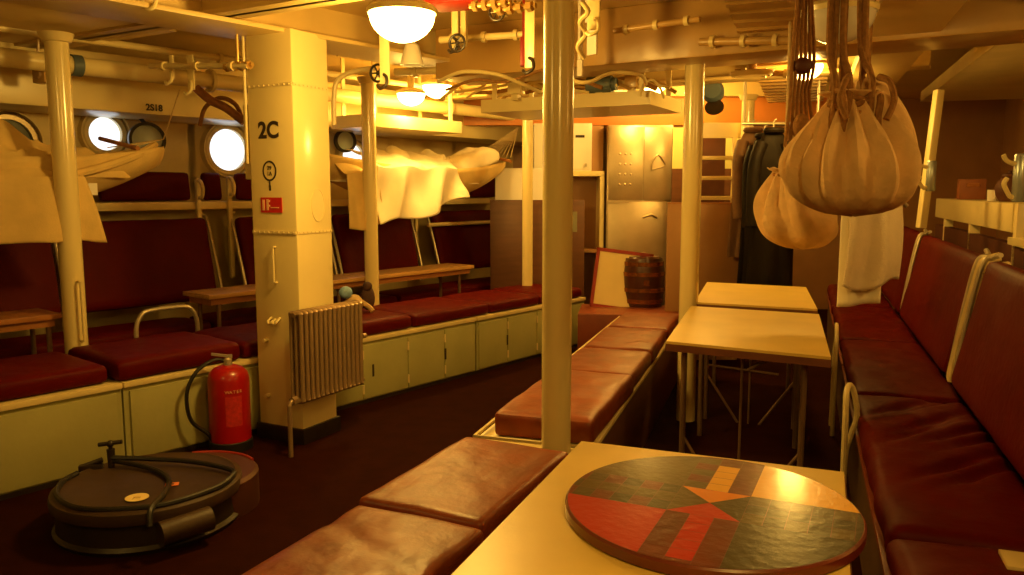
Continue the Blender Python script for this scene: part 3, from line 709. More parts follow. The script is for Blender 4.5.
# middle pair
a_ = G(666, 341, .76); b_ = G(831, 357, .76); a2 = G(700, 302, .76); b2 = G(820, 312, .76)
rz = R(-25); up = Vector((math.sin(R(19.5)), math.cos(R(19.5)), 0)); w = .72
def quadtable(label, bl, br, fr_, fl_):
    c = (bl + br + fr_ + fl_) / 4; t = thing('mess_table', label, 'table', (c.x, c.y, 0), 0)
    P = [v - c for v in (fl_, fr_, br, bl)]; P = [(v.x, v.y) for v in P]
    MB().prism(P, .748, .76).build('tabletop', TABLET, t, smooth=False)
    MB().prism([(x * 1.006, y * 1.004) for x, y in P], .715, .748).build('edge_band', TABLEE, t, smooth=False)
    def lp(u, v):
        f_ = Vector(P[0]).lerp(Vector(P[1]), u); g_ = Vector(P[3]).lerp(Vector(P[2]), u); q = f_.lerp(g_, v); return (q.x, q.y)
    for v in (.08, .92):
        near = v < .5
        x0 = Vector((*lp(.11, v), 0)); x1 = Vector((*lp(.86, v), 0)); xm = (x0 + x1) / 2
        for q in (x0, x1): MB().cyl((q.x, q.y, 0), (q.x, q.y, .716), .014, n=10).build('leg', DKTUBE, t)
        if not near: continue
        MB().cyl(x0.lerp(x1, .2) + Vector((0, 0, .65)), x0.lerp(x1, .8) + Vector((0, 0, .64)), .006, n=8).build('cross_rail', DKTUBE, t)
        MB().cyl(xm + Vector((0, 0, .0)), xm + Vector((0, 0, .716)), .006, n=8).build('centre_rod', DKTUBE, t)
        MB().cyl(x0 + Vector((0, 0, .30)), x0.lerp(x1, .38) + Vector((0, 0, .0)), .008, n=8).build('stay', DKTUBE, t)
        MB().cyl(x1 + Vector((0, 0, .30)), x1.lerp(x0, .38) + Vector((0, 0, .0)), .008, n=8).build('stay', DKTUBE, t)
        MB().cyl(x1.lerp(x0, .45) + Vector((0, 0, .645)), x1.lerp(x0, .25) + Vector((0, 0, .716)), .008, n=8).build('stay', DKTUBE, t)
c1, c2, c3, c4 = G(666, 341, .76), G(831, 357, .76), G(819, 314, .76), G(691, 306, .76)
quadtable('middle cream topped mess table beyond the round board, its nearer half', c4, c3, c2, c1)
d1_, d2_ = G(694.5, 302, .76), G(817.5, 309, .76)
c5, c6 = G(806, 287, .76), G(707, 282, .76)
quadtable('farther cream topped mess table abutting the middle one near the coats', c6, c5, d2_, d1_)

# ================================================================== ROUND PAINTED BOARD
bc = Vector((.422, 1.640, .7605)); BR = .308; BRZ = R(-25)
bd = thing('round_game_board', 'large round painted board game board lying on the nearest table', 'game board', bc, BRZ)
MB().lathe([(0, 0), (BR - .004, 0), (BR, .004), (BR, .022), (BR - .004, .026), (0, .026)], 72).build('board', UN_E, bd)
def clip_circle(poly, r, n=72):
    out = poly
    for k in range(n):
        a = 2 * PI * k / n; nx, ny = math.cos(a), math.sin(a); d = r * math.cos(PI / n); new = []
        for i in range(len(out)):
            P, Q = out[i], out[(i + 1) % len(out)]
            dp = P[0] * nx + P[1] * ny - d; dq = Q[0] * nx + Q[1] * ny - d
            if dp <= 0: new.append(P)
            if dp * dq < 0:
                tt = dp / (dp - dq); new.append((P[0] + (Q[0] - P[0]) * tt, P[1] + (Q[1] - P[1]) * tt))
        out = new
        if not out: return []
    return out
cols = [UN_R, UN_RD, UN_G, UN_GD, UN_Y, UN_O]
m_ = MB(); r_in = BR - .006
def cell(poly, mi, z=.0265):
    q = clip_circle(poly, r_in)
    if len(q) < 3: return
    m_.mi = mi; f = m_.bm.faces.new([m_.bm.verts.new((x, y, z)) for x, y in q]); f.material_index = mi
A = .075; B_ = .33
cell([(-B_, -B_), (-A, -B_), (-A, -A), (-B_, -A)], 0)
cell([(-B_, A), (-A, A), (-A, B_), (-B_, B_)], 2)
cell([(A, A), (B_, A), (B_, B_), (A, B_)], 4)
cell([(A, -B_), (B_, -B_), (B_, -A), (A, -A)], 3)
n_ = 6; st = (B_ - A) / n_; cs = 2 * A / 3
for i in range(n_):
    for j in range(3):
        x0 = A + i * st; y0 = -A + j * cs; g = .0008
        def sq(xa, xb, ya, yb, mi): cell([(xa + g, ya + g), (xb - g, ya + g), (xb - g, yb - g), (xa + g, yb - g)], mi)
        # right arm, left arm, up arm, down arm
        sq(x0, x0 + st, y0, y0 + cs, 3 if (i + j) % 2 else 2) if j != 1 else sq(x0, x0 + st, y0, y0 + cs, 3)
        sq(-x0 - st, -x0, y0, y0 + cs, 2 if j == 1 and i < 5 else (1 if (i + j) % 2 else 3))
        sq(y0, y0 + cs, x0, x0 + st, (4 if i < 4 else 1) if j == 1 else (1 if (i + j) % 2 else (1 if j == 2 else 2)))
        sq(y0, y0 + cs, -x0 - st, -x0, (0 if i < 5 else 1) if j == 1 else 1)
cell([(-A, -A), (A, -A), (0, 0)], 0); cell([(-A, A), (0, 0), (A, A)], 5); cell([(-A, -A), (0, 0), (-A, A)], 2); cell([(A, -A), (A, A), (0, 0)], 3)
for f in m_.bm.faces:
    if f.normal.z < 0: f.normal_flip()
m_.build('painted_track', cols, bd, smooth=False)

# ================================================================== RIGHT-HAND SEATS
def rbench(s0, s1, label):
    t = thing('locker_bench', label, 'locker bench', RW(s0, 0, 0), RRZ)
    L = s1 - s0
    MB().boxr(0, L, -.46, -.02, 0, .40).build('body', mat('dark_locker_paint', (.10, .05, .02), .5, var=.15), t)
    MB().boxr(0, L, -.46, 0, .40, .42, bev=.004).build('top_rim', BROWNS, t)
rbench(-2.7, 1.0, 'locker bench under the near maroon cushions on the right')
rbench(1.01, 4.6, 'locker bench under the far maroon cushions on the right')
def rcush(s0, s1, label, seed, crease=None):
    o = MB().puff((0, 0, 0), (s1 - s0 - .01, .46, .10), r=.035, bulge=.016, nz=.014, seed=seed, nf=3, crease=crease, seg=(90, 44, 6)).build('seat_cushion', MAROON, None, RW((s0 + s1) / 2, .235, .421), RRZ)
    tag(o, label, 'cushion', 'maroon cushions on the right hand bench')
def cr(u, v):
    z = 0
    for (a, b, w_) in ((.15, .5, 0), (.42, .35, .5), (.3, -.1, 1.0), (.62, .2, .2), (.75, .6, .3), (.05, -.3, .8), (-.25, .3, .6), (-.5, .0, .4)):
        q = (u - a) + .35 * (v + w_ - .5); z += -.026 * math.exp(-(q * 20) ** 2) * math.exp(-((v + .5 - b) * 1.6) ** 2)
    return z
rcush(-2.7, -1.72, 'maroon cushion at the lower right corner of the picture', 31)
rcush(-1.70, -.10, 'large creased maroon cushion right of the round board', 32, cr)
rcush(-.08, 1.35, 'maroon cushion right of the middle table', 33)
rcush(1.37, 2.9, 'maroon cushion below the hanging towel', 34)
rcush(2.92, 4.5, 'maroon cushion at the far end of the right bench', 35)
MB_ = MB().box((0, 0, 0), (.10, .09, .012), bev=.003)
tag(MB_.build('latch_plate', CREAM2, None, RW(-1.84, .30, .538), RRZ), 'small cream metal plate at the cushion seam, lower right', 'plate')
def rback(s0, s1, label, z1=1.15, z0=.535):
    t = thing('bench_back_cushion', label, 'backrest', RW(s0, .43, 0), RRZ)
    L = s1 - s0; lean = .13
    m_ = MB().puff((0, 0, 0), (L - .02, z1 - z0, .09), r=.035, bulge=.01, nz=.006, seed=s0 * 3 + 1, seg=(26, 18, 5))
    ang = math.atan2(z1 - z0, -lean)
    m_.xf(Matrix.Translation((L / 2, -lean / 2 - .03, (z0 + z1) / 2)) @ Matrix.Rotation(ang, 4, 'X') @ Matrix.Rotation(PI, 4, 'X') @ Matrix.Translation((0, 0, -.045)))
    m_.build('padded_back', MAROON, t)
    for x in (-.025, L + .025):
        MB().tube(smoothpath([(x, -.04, z0), (x, -.03, z0 + .08), (x, -lean + .03, z1 - .06), (x, -lean - .02, z1 + .0), (x + (.09 if x < 0 else -.09), -lean - .03, z1 + .02)], 5), .012).build('side_tube', TUBE, t)
    return t
rback(-2.2, .13, 'near maroon backrest at the right edge with a pale steel side tube', 1.14)
rback(.31, 2.30, 'maroon backrest below the cream ledge on the right', 1.14)
rback(2.42, 4.3, 'far maroon backrest behind the hanging towel', 1.14)
# flat divider bar with hook between the two backrests
m_ = MB(); m_.tube(smoothpath([(0, -.06, .54), (0, -.06, .62), (0, -.14, 1.06), (0, -.17, 1.12), (0, -.22, 1.14)], 5), .024, n=6)
m_.tube(smoothpath([(0, -.14, 1.06), (-.05, -.18, 1.10), (-.16, -.22, 1.12)], 5), .014)
tag(m_.build('seat_divider', CREAM2, None, RW(.22, .40, 0), RRZ), 'cream flat divider bar between the two nearest right backrests', 'divider')
# curved tube arm at bench front by the table
c = RW(-.45, -.035, .0)
m_ = MB().tube(smoothpath([(.06, .0, .0), (.05, .0, .30), (.03, -.015, .40), (.0, -.035, .50), (-.03, -.02, .60), (-.05, .0, .645), (-.09, .015, .62), (-.11, .015, .50), (-.11, .01, .0)], 6), .012)
tag(m_.build('tubular_arm', CREAM2, None, c, RRZ), 'pale curved tube arm between the middle table and right cushions', 'seat arm')
m_ = MB().tube(smoothpath([(.02, 0, .0), (.02, 0, .44), (.0, .0, .60), (-.08, 0, .65), (-.18, 0, .60), (-.20, 0, .42), (-.20, 0, .0)], 6), .012)
tag(m_.build('tubular_arm', CREAM2, None, RW(1.15, -.035, 0), RRZ), 'small pale tube arm beside the far right corner of the middle table', 'seat arm')

# ledge and rails behind the backrests
lg = thing('cream_ledge', 'cream boxed ledge behind the right backrests carrying small items', 'ledge', RW(0, 0, 0), RRZ)
MB().boxr(1.62, 4.7, -1.2, -.95, 1.19, 1.37, bev=.01).build('ledge_box', CREAM, lg)
for x in (1.58, 4.2, 3.0): MB().boxr(x - .04, x + .04, -1.03, -.96, 0, 1.37, bev=.006).build('ledge_post', CREAM, lg)
MB().boxr(-1.5, 1.6, -1.0, -.93, 1.12, 1.165, bev=.005).build('low_rail', CREAM, lg)
MB().boxr(-1.5, 4.7, -1.02, -.96, 0.0, 1.12).build('backing_board', DKRED, lg)
# slanted white post
a = V(939, 90, 5.6); b_ = V(921, 228, 5.6)
tag(MB().box((0, 0, 0), (.065, .05, (a - b_).length), bev=.006).xf((a - b_).to_track_quat('Z', 'Y').to_matrix().to_4x4()).build('slanted_post', CREAM, None, (a + b_) / 2), 'slanted cream post right of the big canvas bag', 'post')
# lamp tubes in brackets
def torch(px, py, Y, h, r, label):
    p = V(px, py, Y)
    t = thing('bracket_torch', label, 'torch', p)
    MB().lathe([(0, -h / 2), (r * .8, -h / 2), (r, -h / 2 + .01), (r, h / 2 - .01), (r * .85, h / 2), (0, h / 2)], 20).build('metal_tube', mat('blue_grey_metal', (.42, .48, .52), .25, metal=.5, var=.05), t)
    m = MB(); m.tube(smoothpath([(0, 0, -h * .3), (-.04, 0, -h * .4), (-.07, 0, -h * .25), (-.085, 0, -.03), (-.07, 0, .0)], 4), .013); m.tube(smoothpath([(0, 0, h * .3), (-.04, 0, h * .3), (-.08, 0, h * .36), (-.10, 0, h * .48)], 4), .013)
    m.build('bracket', CREAM, t)
torch(931, 176, 5.35, .20, .03, 'small blue grey torch in a cream bracket beside the slanted post')
torch(1020, 178, 4.4, .26, .035, 'larger blue grey torch at the right picture edge')
def item_at(px, pybase, d):
    m = (px - 512) / FPX
    s_ = (m * (3.71 - .342 * d) - 1.61 - .94 * d) / (.342 - .94 * m); return RW(s_, d, 0)
c = item_at(968, 190, 1.08)
t = thing('wooden_box', 'small brown wooden box standing on the right ledge', 'box', (c.x, c.y, 1.371), RRZ)
MB().box((0, 0, .085), (.12, .20, .17), bev=.006).build('case', mat('red_brown_wood', (.34, .11, .04), .45, var=.2), t)
MB().box((-.065, 0, .12), (.008, .10, .03)).build('front_plate', HOOP, t)
c = item_at(990, 190, 1.06)
t = thing('enamel_mug', 'white enamel mug on the right ledge beside the wooden box', 'mug', (c.x, c.y, 1.371), RRZ)
MB().lathe([(0, 0), (.038, 0), (.04, .08), (.037, .08), (.035, .006), (0, .006)], 24).build('cup', WHITEPAN, t)
MB().tube(smoothpath([(-.038, 0, .065), (-.065, 0, .06), (-.065, 0, .025), (-.038, 0, .018)], 4), .005).build('handle', WHITEPAN, t)
c = item_at(1005, 190, 1.06)
t = thing('round_pot', 'dark round pot on the right ledge near the picture edge', 'pot', (c.x, c.y, 1.371), RRZ)
MB().lathe([(0, 0), (.05, 0), (.075, .04), (.085, .09), (.07, .14), (.045, .16), (.05, .175), (0, .175)], 24).build('pot_body', DKRED, t)
MB().lathe([(0, .175), (.052, .175), (.05, .185), (.012, .195), (.012, .21), (0, .212)], 20).build('lid', DKRED, t)
# wall cabinet & shelving beyond the ledge
def rthing(name, label, cat, s_, d, z): return thing(name, label, cat, RW(s_, d, z), RRZ)
t = rthing('wall_cabinet', 'small cream wall cabinet high beyond the slanted post', 'cabinet', 4.3, 1.75, 1.62)
MB().boxr(-.3, .3, -.2, 0.0, 0, .5, bev=.006).build('body', CREAM2, t)
MB().boxr(-.27, .27, .001, .014, .03, .47, bev=.003).build('door', CREAM2, t)
MB().cyl((-.22, .014, .25), (-.22, .035, .25), .01, n=8).build('knob', BLACKP, t)
t = rthing('wall_shelving', 'tall brown shelving on the right side beyond the ledge', 'shelving', 2.6, 1.75, 0)
m_ = MB().boxr(-.03, .03, -.2, .1, 0, 2.05); m_.build('upright', BRPANEL, t)
m_ = MB().boxr(.9, .96, -.2, .1, 0, 2.05); m_.build('upright', BRPANEL, t)
for z in (.9, 1.35, 1.75): MB().boxr(.03, .9, -.18, .08, z, z + .03).build('shelf', WOOD, t)
MB().boxr(.0, .9, -.2, -.18, 0, 2.05).build('back_panel', DKRED, t)
a = RW(.6, 1.5, 2.05); b_ = RW(2.6, 1.5, 1.38)
tag(MB().box((0, 0, 0), (.08, .05, (a - b_).length), bev=.005).xf((a - b_).to_track_quat('Z', 'Y').to_matrix().to_4x4()).build('diagonal_strut', BRPANEL, None, (a + b_) / 2), 'brown diagonal strut at the upper right', 'strut')

# ================================================================== HANGING KIT BAGS, TOWEL
def kitbag(name, label, c, w, h, seed, neck=.10, lean=0.0, folds=11, m=TAN, lobe=0.0):
    # c = top of the neck; bag hangs below
    t = thing(name, label, 'bag', c)
    def f(u, v):
        a = 2 * PI * u; 
        # profile v: 0 top gather flare, .12 neck, then belly, 1 bottom
        if v < .10: q = v / .10; rr = neck * (1.5 - .6 * q); z = h * .04 * (1 - q)
        else:
            q = (v - .10) / .90; z = -h * q
            rr = neck * .9 + (w / 2 - neck * .9) * math.sin(min(1, q * 1.55) * PI / 2) ** 1.05
            if q > .66: rr *= math.sqrt(max(0.0, 1 - ((q - .66) / .34) ** 2.4)) * .97 + .03 if q < .999 else 0.02
        fo = math.exp(-v * 1.5)
        wr = 1 + .26 * fo * math.sin(folds * a + seed + 1.2 * math.sin(a * 2)) * min(1, v * 6 + .3) + .13 * noise.noise(Vector((math.cos(a) * 2.2, math.sin(a) * 2.2, v * 2 + seed))) - .10 * max(0, 1 - 7 * abs(noise.noise(Vector((math.cos(a) * 2.5, math.sin(a) * 2.5, v * .9 + seed * 2))))) * math.sin(PI * min(1, v * 1.1)) + .03 * math.sin(5 * a + 6 * v + seed) * math.sin(PI * v)
        rr *= wr
        if v >= .10: z += lobe * math.sin(PI * q ** .55) * max(0, math.cos(a - .6)) ** 1.3 * (1 - q) ** .6
        return Vector((rr * math.cos(a) + lean * q if v >= .10 else rr * math.cos(a), rr * math.sin(a) * .88, z + .01 * noise.noise(Vector((math.cos(a) * 3, math.sin(a) * 3, seed)))))
    o = MB().grid(f, 96, 44, closeu=True).build('canvas_sack', m, t, norm=True)
    o.modifiers.new('s', 'SOLIDIFY').thickness = .004
    MB().tube([(neck * 1.02 * math.cos(a), neck * .92 * math.sin(a), -.012 + .006 * math.sin(3 * a)) for a in [2 * PI * i / 28 for i in range(28)]], .009, closed=True).build('neck_lashing', ROPE, t)
    return t
bt_ = V(850, 98, 2.75)
k1 = kitbag('kit_bag', 'big tan canvas kit bag hanging by thick ropes at upper right', bt_, .42, V(852, 98, 2.75).z - V(852, 216, 2.75).z, 3, neck=.065, lean=.03, lobe=.16, folds=15)
for (dx, dy, tx, ty) in ((-.075, -.05, -.075, 0), (-.05, .03, -.055, .01), (-.03, -.06, -.045, -.02), (-.015, .04, -.03, .01), (.045, -.055, .012, 0), (.07, .0, .03, .012), (.055, .045, .02, -.015)):
    MB().tube(smoothpath([(dx * 1.15, dy, -.12), (dx, dy * 1.1, -.03), (dx, dy, .06), ((dx + tx) / 2, ty + .01, .2), (tx, ty, ZC - bt_.z - .05)], 5), .0115, n=8).build('hanging_rope', ROPE, k1)
for q_ in (-.03, -.048):
    MB().tube([(.074 * math.cos(a), .066 * math.sin(a), q_ + .01 * math.sin(2 * a + q_ * 90)) for a in [2 * PI * i / 28 for i in range(28)]], .010, closed=True).build('neck_lashing', ROPE, k1)
for (x, y, z, q) in ((-.07, -.06, -.01, .3), (.08, -.05, -.03, -.4), (-.085, -.04, -.055, .9), (.06, -.07, .03, .8), (-.04, -.08, .03, -.8)):
    MB().tube(smoothpath([(x, y, z + .03), (x + .03 * q, y - .03, z + .01), (x + .05 * q, y - .035, z - .05), (x + .02 * q, y - .04, z - .11)], 5), .011).build('loose_rope_end', ROPE, k1)
m_ = MB(); m_.cyl((0, 0, ZC - bt_.z - .09), (0, 0, ZC - bt_.z), .012, n=10); m_.ball((0, 0, ZC - bt_.z - .08), .035, (1, 1, .7)); m_.build('rope_hook', CREAM2, k1)
bt_ = V(786, 172, 4.2)
k2 = kitbag('kit_bag', 'smaller tan canvas kit bag hanging lower behind the big one', bt_, .40, .40, 9, neck=.06, lean=.10, folds=8)
k2.rotation_euler = (0, R(0), 0)
for tx in (-.012, .012):
    MB().tube(smoothpath([(tx, 0, -.02), (tx * 1.4 + .01, 0, .25), (tx + .004, 0, .5), (tx, 0, ZC - bt_.z)], 6), .008, n=8).build('hanging_rope', LROPE, k2)
MB().ball((0.01, -.01, .11), .028, (1, .9, 1.3)).build('rope_knot', ROPE, k2)
# bundle of dark lanyards
p = V(802, 66, 3.3)
t = thing('lanyard_bundle', 'dark brown bundle of knotted lanyards hanging left of the big bag', 'rope bundle', p)
for i in range(6):
    x = (i - 2.5) * .011
    MB().tube(smoothpath([(x * .4, 0, ZC - p.z), (x, .01 * (i % 2), .3), (x * 1.6, -.01, .02), (x * 1.4, .01, -.12), (x * (2 + .2 * i), 0, -.32 - .02 * (i % 3))], 5), .007, n=6).build('lanyard', ROPE, t)
MB().ball((0, 0, .0), .038, (1.1, .9, .9)).build('knot', DKRED, t); MB().ball((.005, 0, -.24), .045, (.8, .7, 1.2)).build('knot', ROPE, t)
# towel
tp = V(866, 206, 3.75)
t = thing('hanging_towel', 'off white towel hanging below the big kit bag', 'towel', tp)
def tw(u, v):
    x = -.085 + .28 * u * (.86 + .14 * v) - .025 * v
    return Vector((x, -.022 * math.sin(u * 11 + v) * (.3 + v * .7) - .02 - .03 * math.sin(v * PI), .03 + .02 * math.sin(u * PI) * (1 - v) - v * (.40 + .03 * math.sin(u * 5))))
o = MB().grid(tw, 40, 24).build('towel_cloth', TOWEL, t, norm=False); o.modifiers.new('s', 'SOLIDIFY').thickness = .007
def tw2(u, v):
    return Vector((-.10 + .20 * u, .03 - .02 * math.sin(u * 7), .02 - v * (.50 - .02 * u)))
o = MB().grid(tw2, 30, 18).build('towel_back_fold', LINEN, t, norm=False); o.modifiers.new('s', 'SOLIDIFY').thickness = .007
MB().tube(smoothpath([(-.11, 0, .04), (0, -.01, .06), (.14, -.01, .03), (.19, 0, .0)], 5), .011).build('hanging_rail', TUBE, t)
MB().cyl((-.02, 0, .05), (-.02, 0, ZC - tp.z), .008, n=8).build('rail_hanger', ROPE, t)

# ================================================================== FAR END FURNISHINGS
# two-leaf steel cupboard
t = thing('steel_cupboard', 'tall steel cupboard with two doors at the far end', 'cupboard', (V(607, 200, 8.0).x, 8.0, 0), 0)
W_ = V(672, 200, 8).x - V(607, 200, 8).x; zt = V(640, 125, 8).z; zm = V(640, 201, 8).z
MB().boxr(0, W_, .012, .45, 0, zt, bev=.006).build('case', STEEL, t)
xm = V(643, 160, 8).x - V(607, 160, 8).x
dl = MB().boxr(.012, xm - .004, -.006, .014, zm + .01, zt - .02, bev=.003).build('door', STEEL, t)
dr = MB().boxr(xm + .004, W_ - .012, -.006, .014, zm + .01, zt - .02, bev=.003).build('door', STEEL, t)
for i in range(3):
    for j in range(4):
        MB().ball((.12 + i * .055, -.006, zt - .28 - j * .10), .012, (1, .35, 1), 10, 6).build('stud', STEEL, dl)
hx = xm + .08
MB().tube(smoothpath([(hx, -.012, zt - .44), (hx + .0, -.02, zt - .36), (hx + .06, -.025, zt - .29), (hx + .12, -.02, zt - .36), (hx + .12, -.012, zt - .40), (hx + .02, -.015, zt - .43), (hx, -.012, zt - .44)], 5), .008).build('handle', STEEL, dr)
MB().boxr(.012, W_ - .012, -.006, .014, .05, zm - .01, bev=.003).build('lower_door', STEEL, t)
MB().tube([(.36, -.02, 1.18), (.44, -.03, 1.21), (.50, -.02, 1.18)], .012).build('lower_handle', STEEL, t)
MB().boxr(.0, .22, -.015, 0, zm - .02, zm - .005).build('drip_rail', STEEL, t)
# white frame alcove + cabinet
px0 = V(541, 170, 8.05).x; px1 = V(605, 170, 8.05).x; zt2 = V(580, 171, 8.05).z
t = thing('white_alcove_frame', 'white framed alcove left of the steel cupboard', 'alcove', (px0, 8.08, 0), 0)
MB().boxr(0, px1 - px0, 0, .4, zt2 - .05, zt2, bev=.004).build('shelf_top', CREAM, t)
MB().boxr(px1 - px0 - .045, px1 - px0, 0, .4, 0, zt2 - .05, bev=.004).build('side_post', CREAM, t)
MB().boxr(0, .045, 0, .4, 0, zt2 - .05, bev=.004).build('side_post', CREAM, t)
MB().boxr(.045, px1 - px0 - .045, .36, .39, 0, zt2 - .05).build('back_panel', BRPANEL, t)
MB().boxr(.045, px1 - px0 - .045, .02, .36, .82, .85).build('inner_shelf', BRPANEL, t)
wx0 = V(562, 150, 8.1).x; wx1 = V(592, 150, 8.1).x; zt3 = V(580, 123, 8.1).z
t = thing('white_cabinet', 'white metal cabinet standing on the white framed alcove', 'cabinet', (wx0, 8.12, zt2), 0)
MB().boxr(-.28, wx1 - wx0, 0, .3, 0.001, zt3 - zt2, bev=.006).build('body', WHITEP, t)
MB().boxr(-.1, wx1 - wx0 - .02, -.012, .002, .02, zt3 - zt2 - .02, bev=.003).build('door', WHITEP, t)
MB().box((wx1 - wx0 - .12, -.015, zt3 - zt2 - .13), (.09, .004, .025)).build('name_plate', INK, t)
MB().box((wx1 - wx0 - .06, -.02, .06), (.02, .02, .03)).build('latch', TUBE, t)
MB().boxr(wx1 - wx0 + .002, wx1 - wx0 + .12, .05, .3, .001, zt3 - zt2 - .02).build('side_box', BRPANEL, t)
# white panel & brown screens
a = V(495, 168, 7.95); b_ = V(545, 200, 7.95)
tag(MB().boxr(0, b_.x - a.x + .16, 0, .03, 0, a.z, bev=.004).build('white_screen', WHITEPAN, None, (a.x, 8.0, 0)), 'white upright panel rising behind the brown screen left of centre pole', 'screen')
a = V(490, 200, 7.88); b_ = V(585, 200, 7.88)
t = thing('brown_screen', 'dark brown upright screen behind the centre pole', 'screen', (a.x, 7.92, 0), 0)
MB().boxr(0, b_.x - a.x, 0, .035, 0, a.z, bev=.004).build('panel', DKWOOD, t)
w0 = V(572, 200, 7.88).x - a.x
MB().box((w0 + .02, -.004, V(577, 222, 7.88).z), (.07, .008, .20)).build('notice_frame', mat('green_grey_notice', (.28, .27, .16), .4, var=.15), t)
a = V(668, 204, 6.75); b_ = V(742, 204, 6.75)
t = thing('tan_screen', 'tan brown upright screen behind the right pole', 'screen', (a.x, 6.75, 0), 0)
MB().boxr(0, b_.x - a.x, 0, .035, 0, a.z, bev=.004).build('panel', BRPANEL, t)
MB().boxr(0, b_.x - a.x, -.004, .039, a.z, a.z + .012).build('top_edge', WOOD, t)
# dark locker beside the steel cupboard
a = V(672, 170, 7.9); b_ = V(700, 170, 7.9)
t = thing('cream_partition', 'cream and dark partition between steel cupboard and ladder', 'partition', (a.x + .02, 8.0, 0), 0)
MB().boxr(0, b_.x - a.x + .4, 0.0, .05, 1.66, 2.06).build('upper_panel', mat('yellow_green_panel', (.62, .58, .22), .5, var=.08), t)
MB().boxr(0, b_.x - a.x + .4, 0.0, .05, 0, 1.66).build('lower_panel', DKWOOD, t)
# bunk ladder
a = V(697, 128, 7.3); b_ = V(735, 128, 7.3); W_ = b_.x - a.x
t = thing('bunk_ladder', 'white ladder frame left of the hanging coats', 'ladder', (a.x, 7.3, 0), 0)
for x in (0.0, W_): MB().box((x, 0, .96), (.035, .03, 1.92), bev=.004).build('stile', CREAM, t)
for py in (158, 178, 198): MB().box((W_ / 2, 0, V(715, py, 7.3).z), (W_ - .03, .03, .035), bev=.004).build('rung', CREAM, t)
MB().boxr(.0, W_ + .1, .0, .02, V(715, 138, 7.3).z, 2.05).build('head_board', CREAM, t)
for z in (.4, .8): MB().box((W_ / 2, 0, z), (W_ - .03, .03, .035), bev=.004).build('rung', CREAM, t)
tag(MB().boxr(0, W_, .3, .33, 0, 1.95).build('dark_locker', DKRED, None, (a.x, 7.3, 0)), 'dark cupboard front seen through the white ladder', 'cupboard')
# hanging coats
def coat(px, Y, ztop, zbot, w, m, label, seed):
    x = V(px, 200, Y).x
    t = thing('hanging_coat', label, 'coat', (x, Y, ztop), R(seed * 9 % 20 - 10))
    H_ = ztop - zbot
    def f(u, v):
        a_ = 2 * PI * u; sh = .35 + .65 * min(1, v * 5) ** .6; sh *= 1 + .25 * v
        rr = (w / 2) * sh * (1 + .12 * math.sin(7 * a_ + seed + v * 2) * min(1, v * 2) + .08 * noise.noise(Vector((math.cos(a_) * 2, math.sin(a_) * 2, v * 3 + seed))))
        return Vector((rr * math.cos(a_), rr * .36 * math.sin(a_), -v * H_))
    o = MB().grid(f, 64, 26, closeu=True).build('coat_body', m, t)
    for sx in (-1, 1):
        MB().tube(smoothpath([(sx * w * .30, -.01, -.10), (sx * w * .48, -.05, -.25), (sx * w * .53, -.09, -.50), (sx * w * .50, -.11, -.72)], 5), .05, n=12, rads=None).build('sleeve', m, t)
    MB().tube([(.06 * math.cos(q), .045 * math.sin(q) - .01, -.005) for q in [2 * PI * i / 14 for i in range(14)]], .022, closed=True).build('collar', m, t)
    MB().tube(smoothpath([(0, 0, -.02), (0, 0, .06), (.02, 0, .08)], 4), .006).build('hook', TUBE, t)
coat(750, 6.66, 1.94, .9, .27, BRCOAT, 'brown working coat hanging left of the black oilskins', 2)
coat(771, 6.14, 1.90, .55, .29, OIL, 'long black oilskin coat hanging nearest the far table', 5)
coat(762, 6.42, 1.88, .6, .27, OIL, 'black oilskin coat hanging behind the brown and long black coats', 8)
tag(MB().cyl((0, 0, 0), (.62, 0, 0), .014, n=12).cyl((.02, 0, 0), (.02, 0, .55), .012, n=10).cyl((.60, 0, 0), (.60, 0, .55), .012, n=10).build('coat_rail', TUBE, None, (V(742, 130, 6.4).x, 6.42, 1.97)), 'steel rail holding the hanging coats', 'rail')
# framed board
a = G(590, 307, .425); b_ = G(647, 307, .425)
t = thing('framed_board', 'red framed cream board leaning left of the barrel', 'board', (a.x, a.y + .05, .425), R(-4))
Wb = (b_ - a).length; Hb = .53; Mx = Matrix.Rotation(R(-8), 4, 'X')
Hs = Matrix.Shear('XZ', 4, (0, 0)) 
m_ = MB(); m_.boxr(.03, Wb - .03, 0, .012, .03, Hb - .02); m_.xf(Mx @ Matrix.Rotation(R(7), 4, 'Y')).build('board_face', mat('cream_board', (.78, .62, .28), .5, var=.05), t)
m_ = MB()
m_.boxr(0, Wb, -.006, .018, 0, .03); m_.boxr(0, Wb, -.006, .018, Hb - .03, Hb); m_.boxr(0, .03, -.006, .018, 0, Hb); m_.boxr(Wb - .03, Wb, -.006, .018, 0, Hb)
m_.xf(Mx @ Matrix.Rotation(R(7), 4, 'Y')).build('red_frame', REDP, t)
# plinth for board and barrel
tag(MB().boxr(0, .95, 0, .6, 0, .422, bev=.01).build('low_platform', BROWNS, None, (.55, 6.62, 0), R(-8)), 'low brown platform at the end of the brown cushions', 'platform')
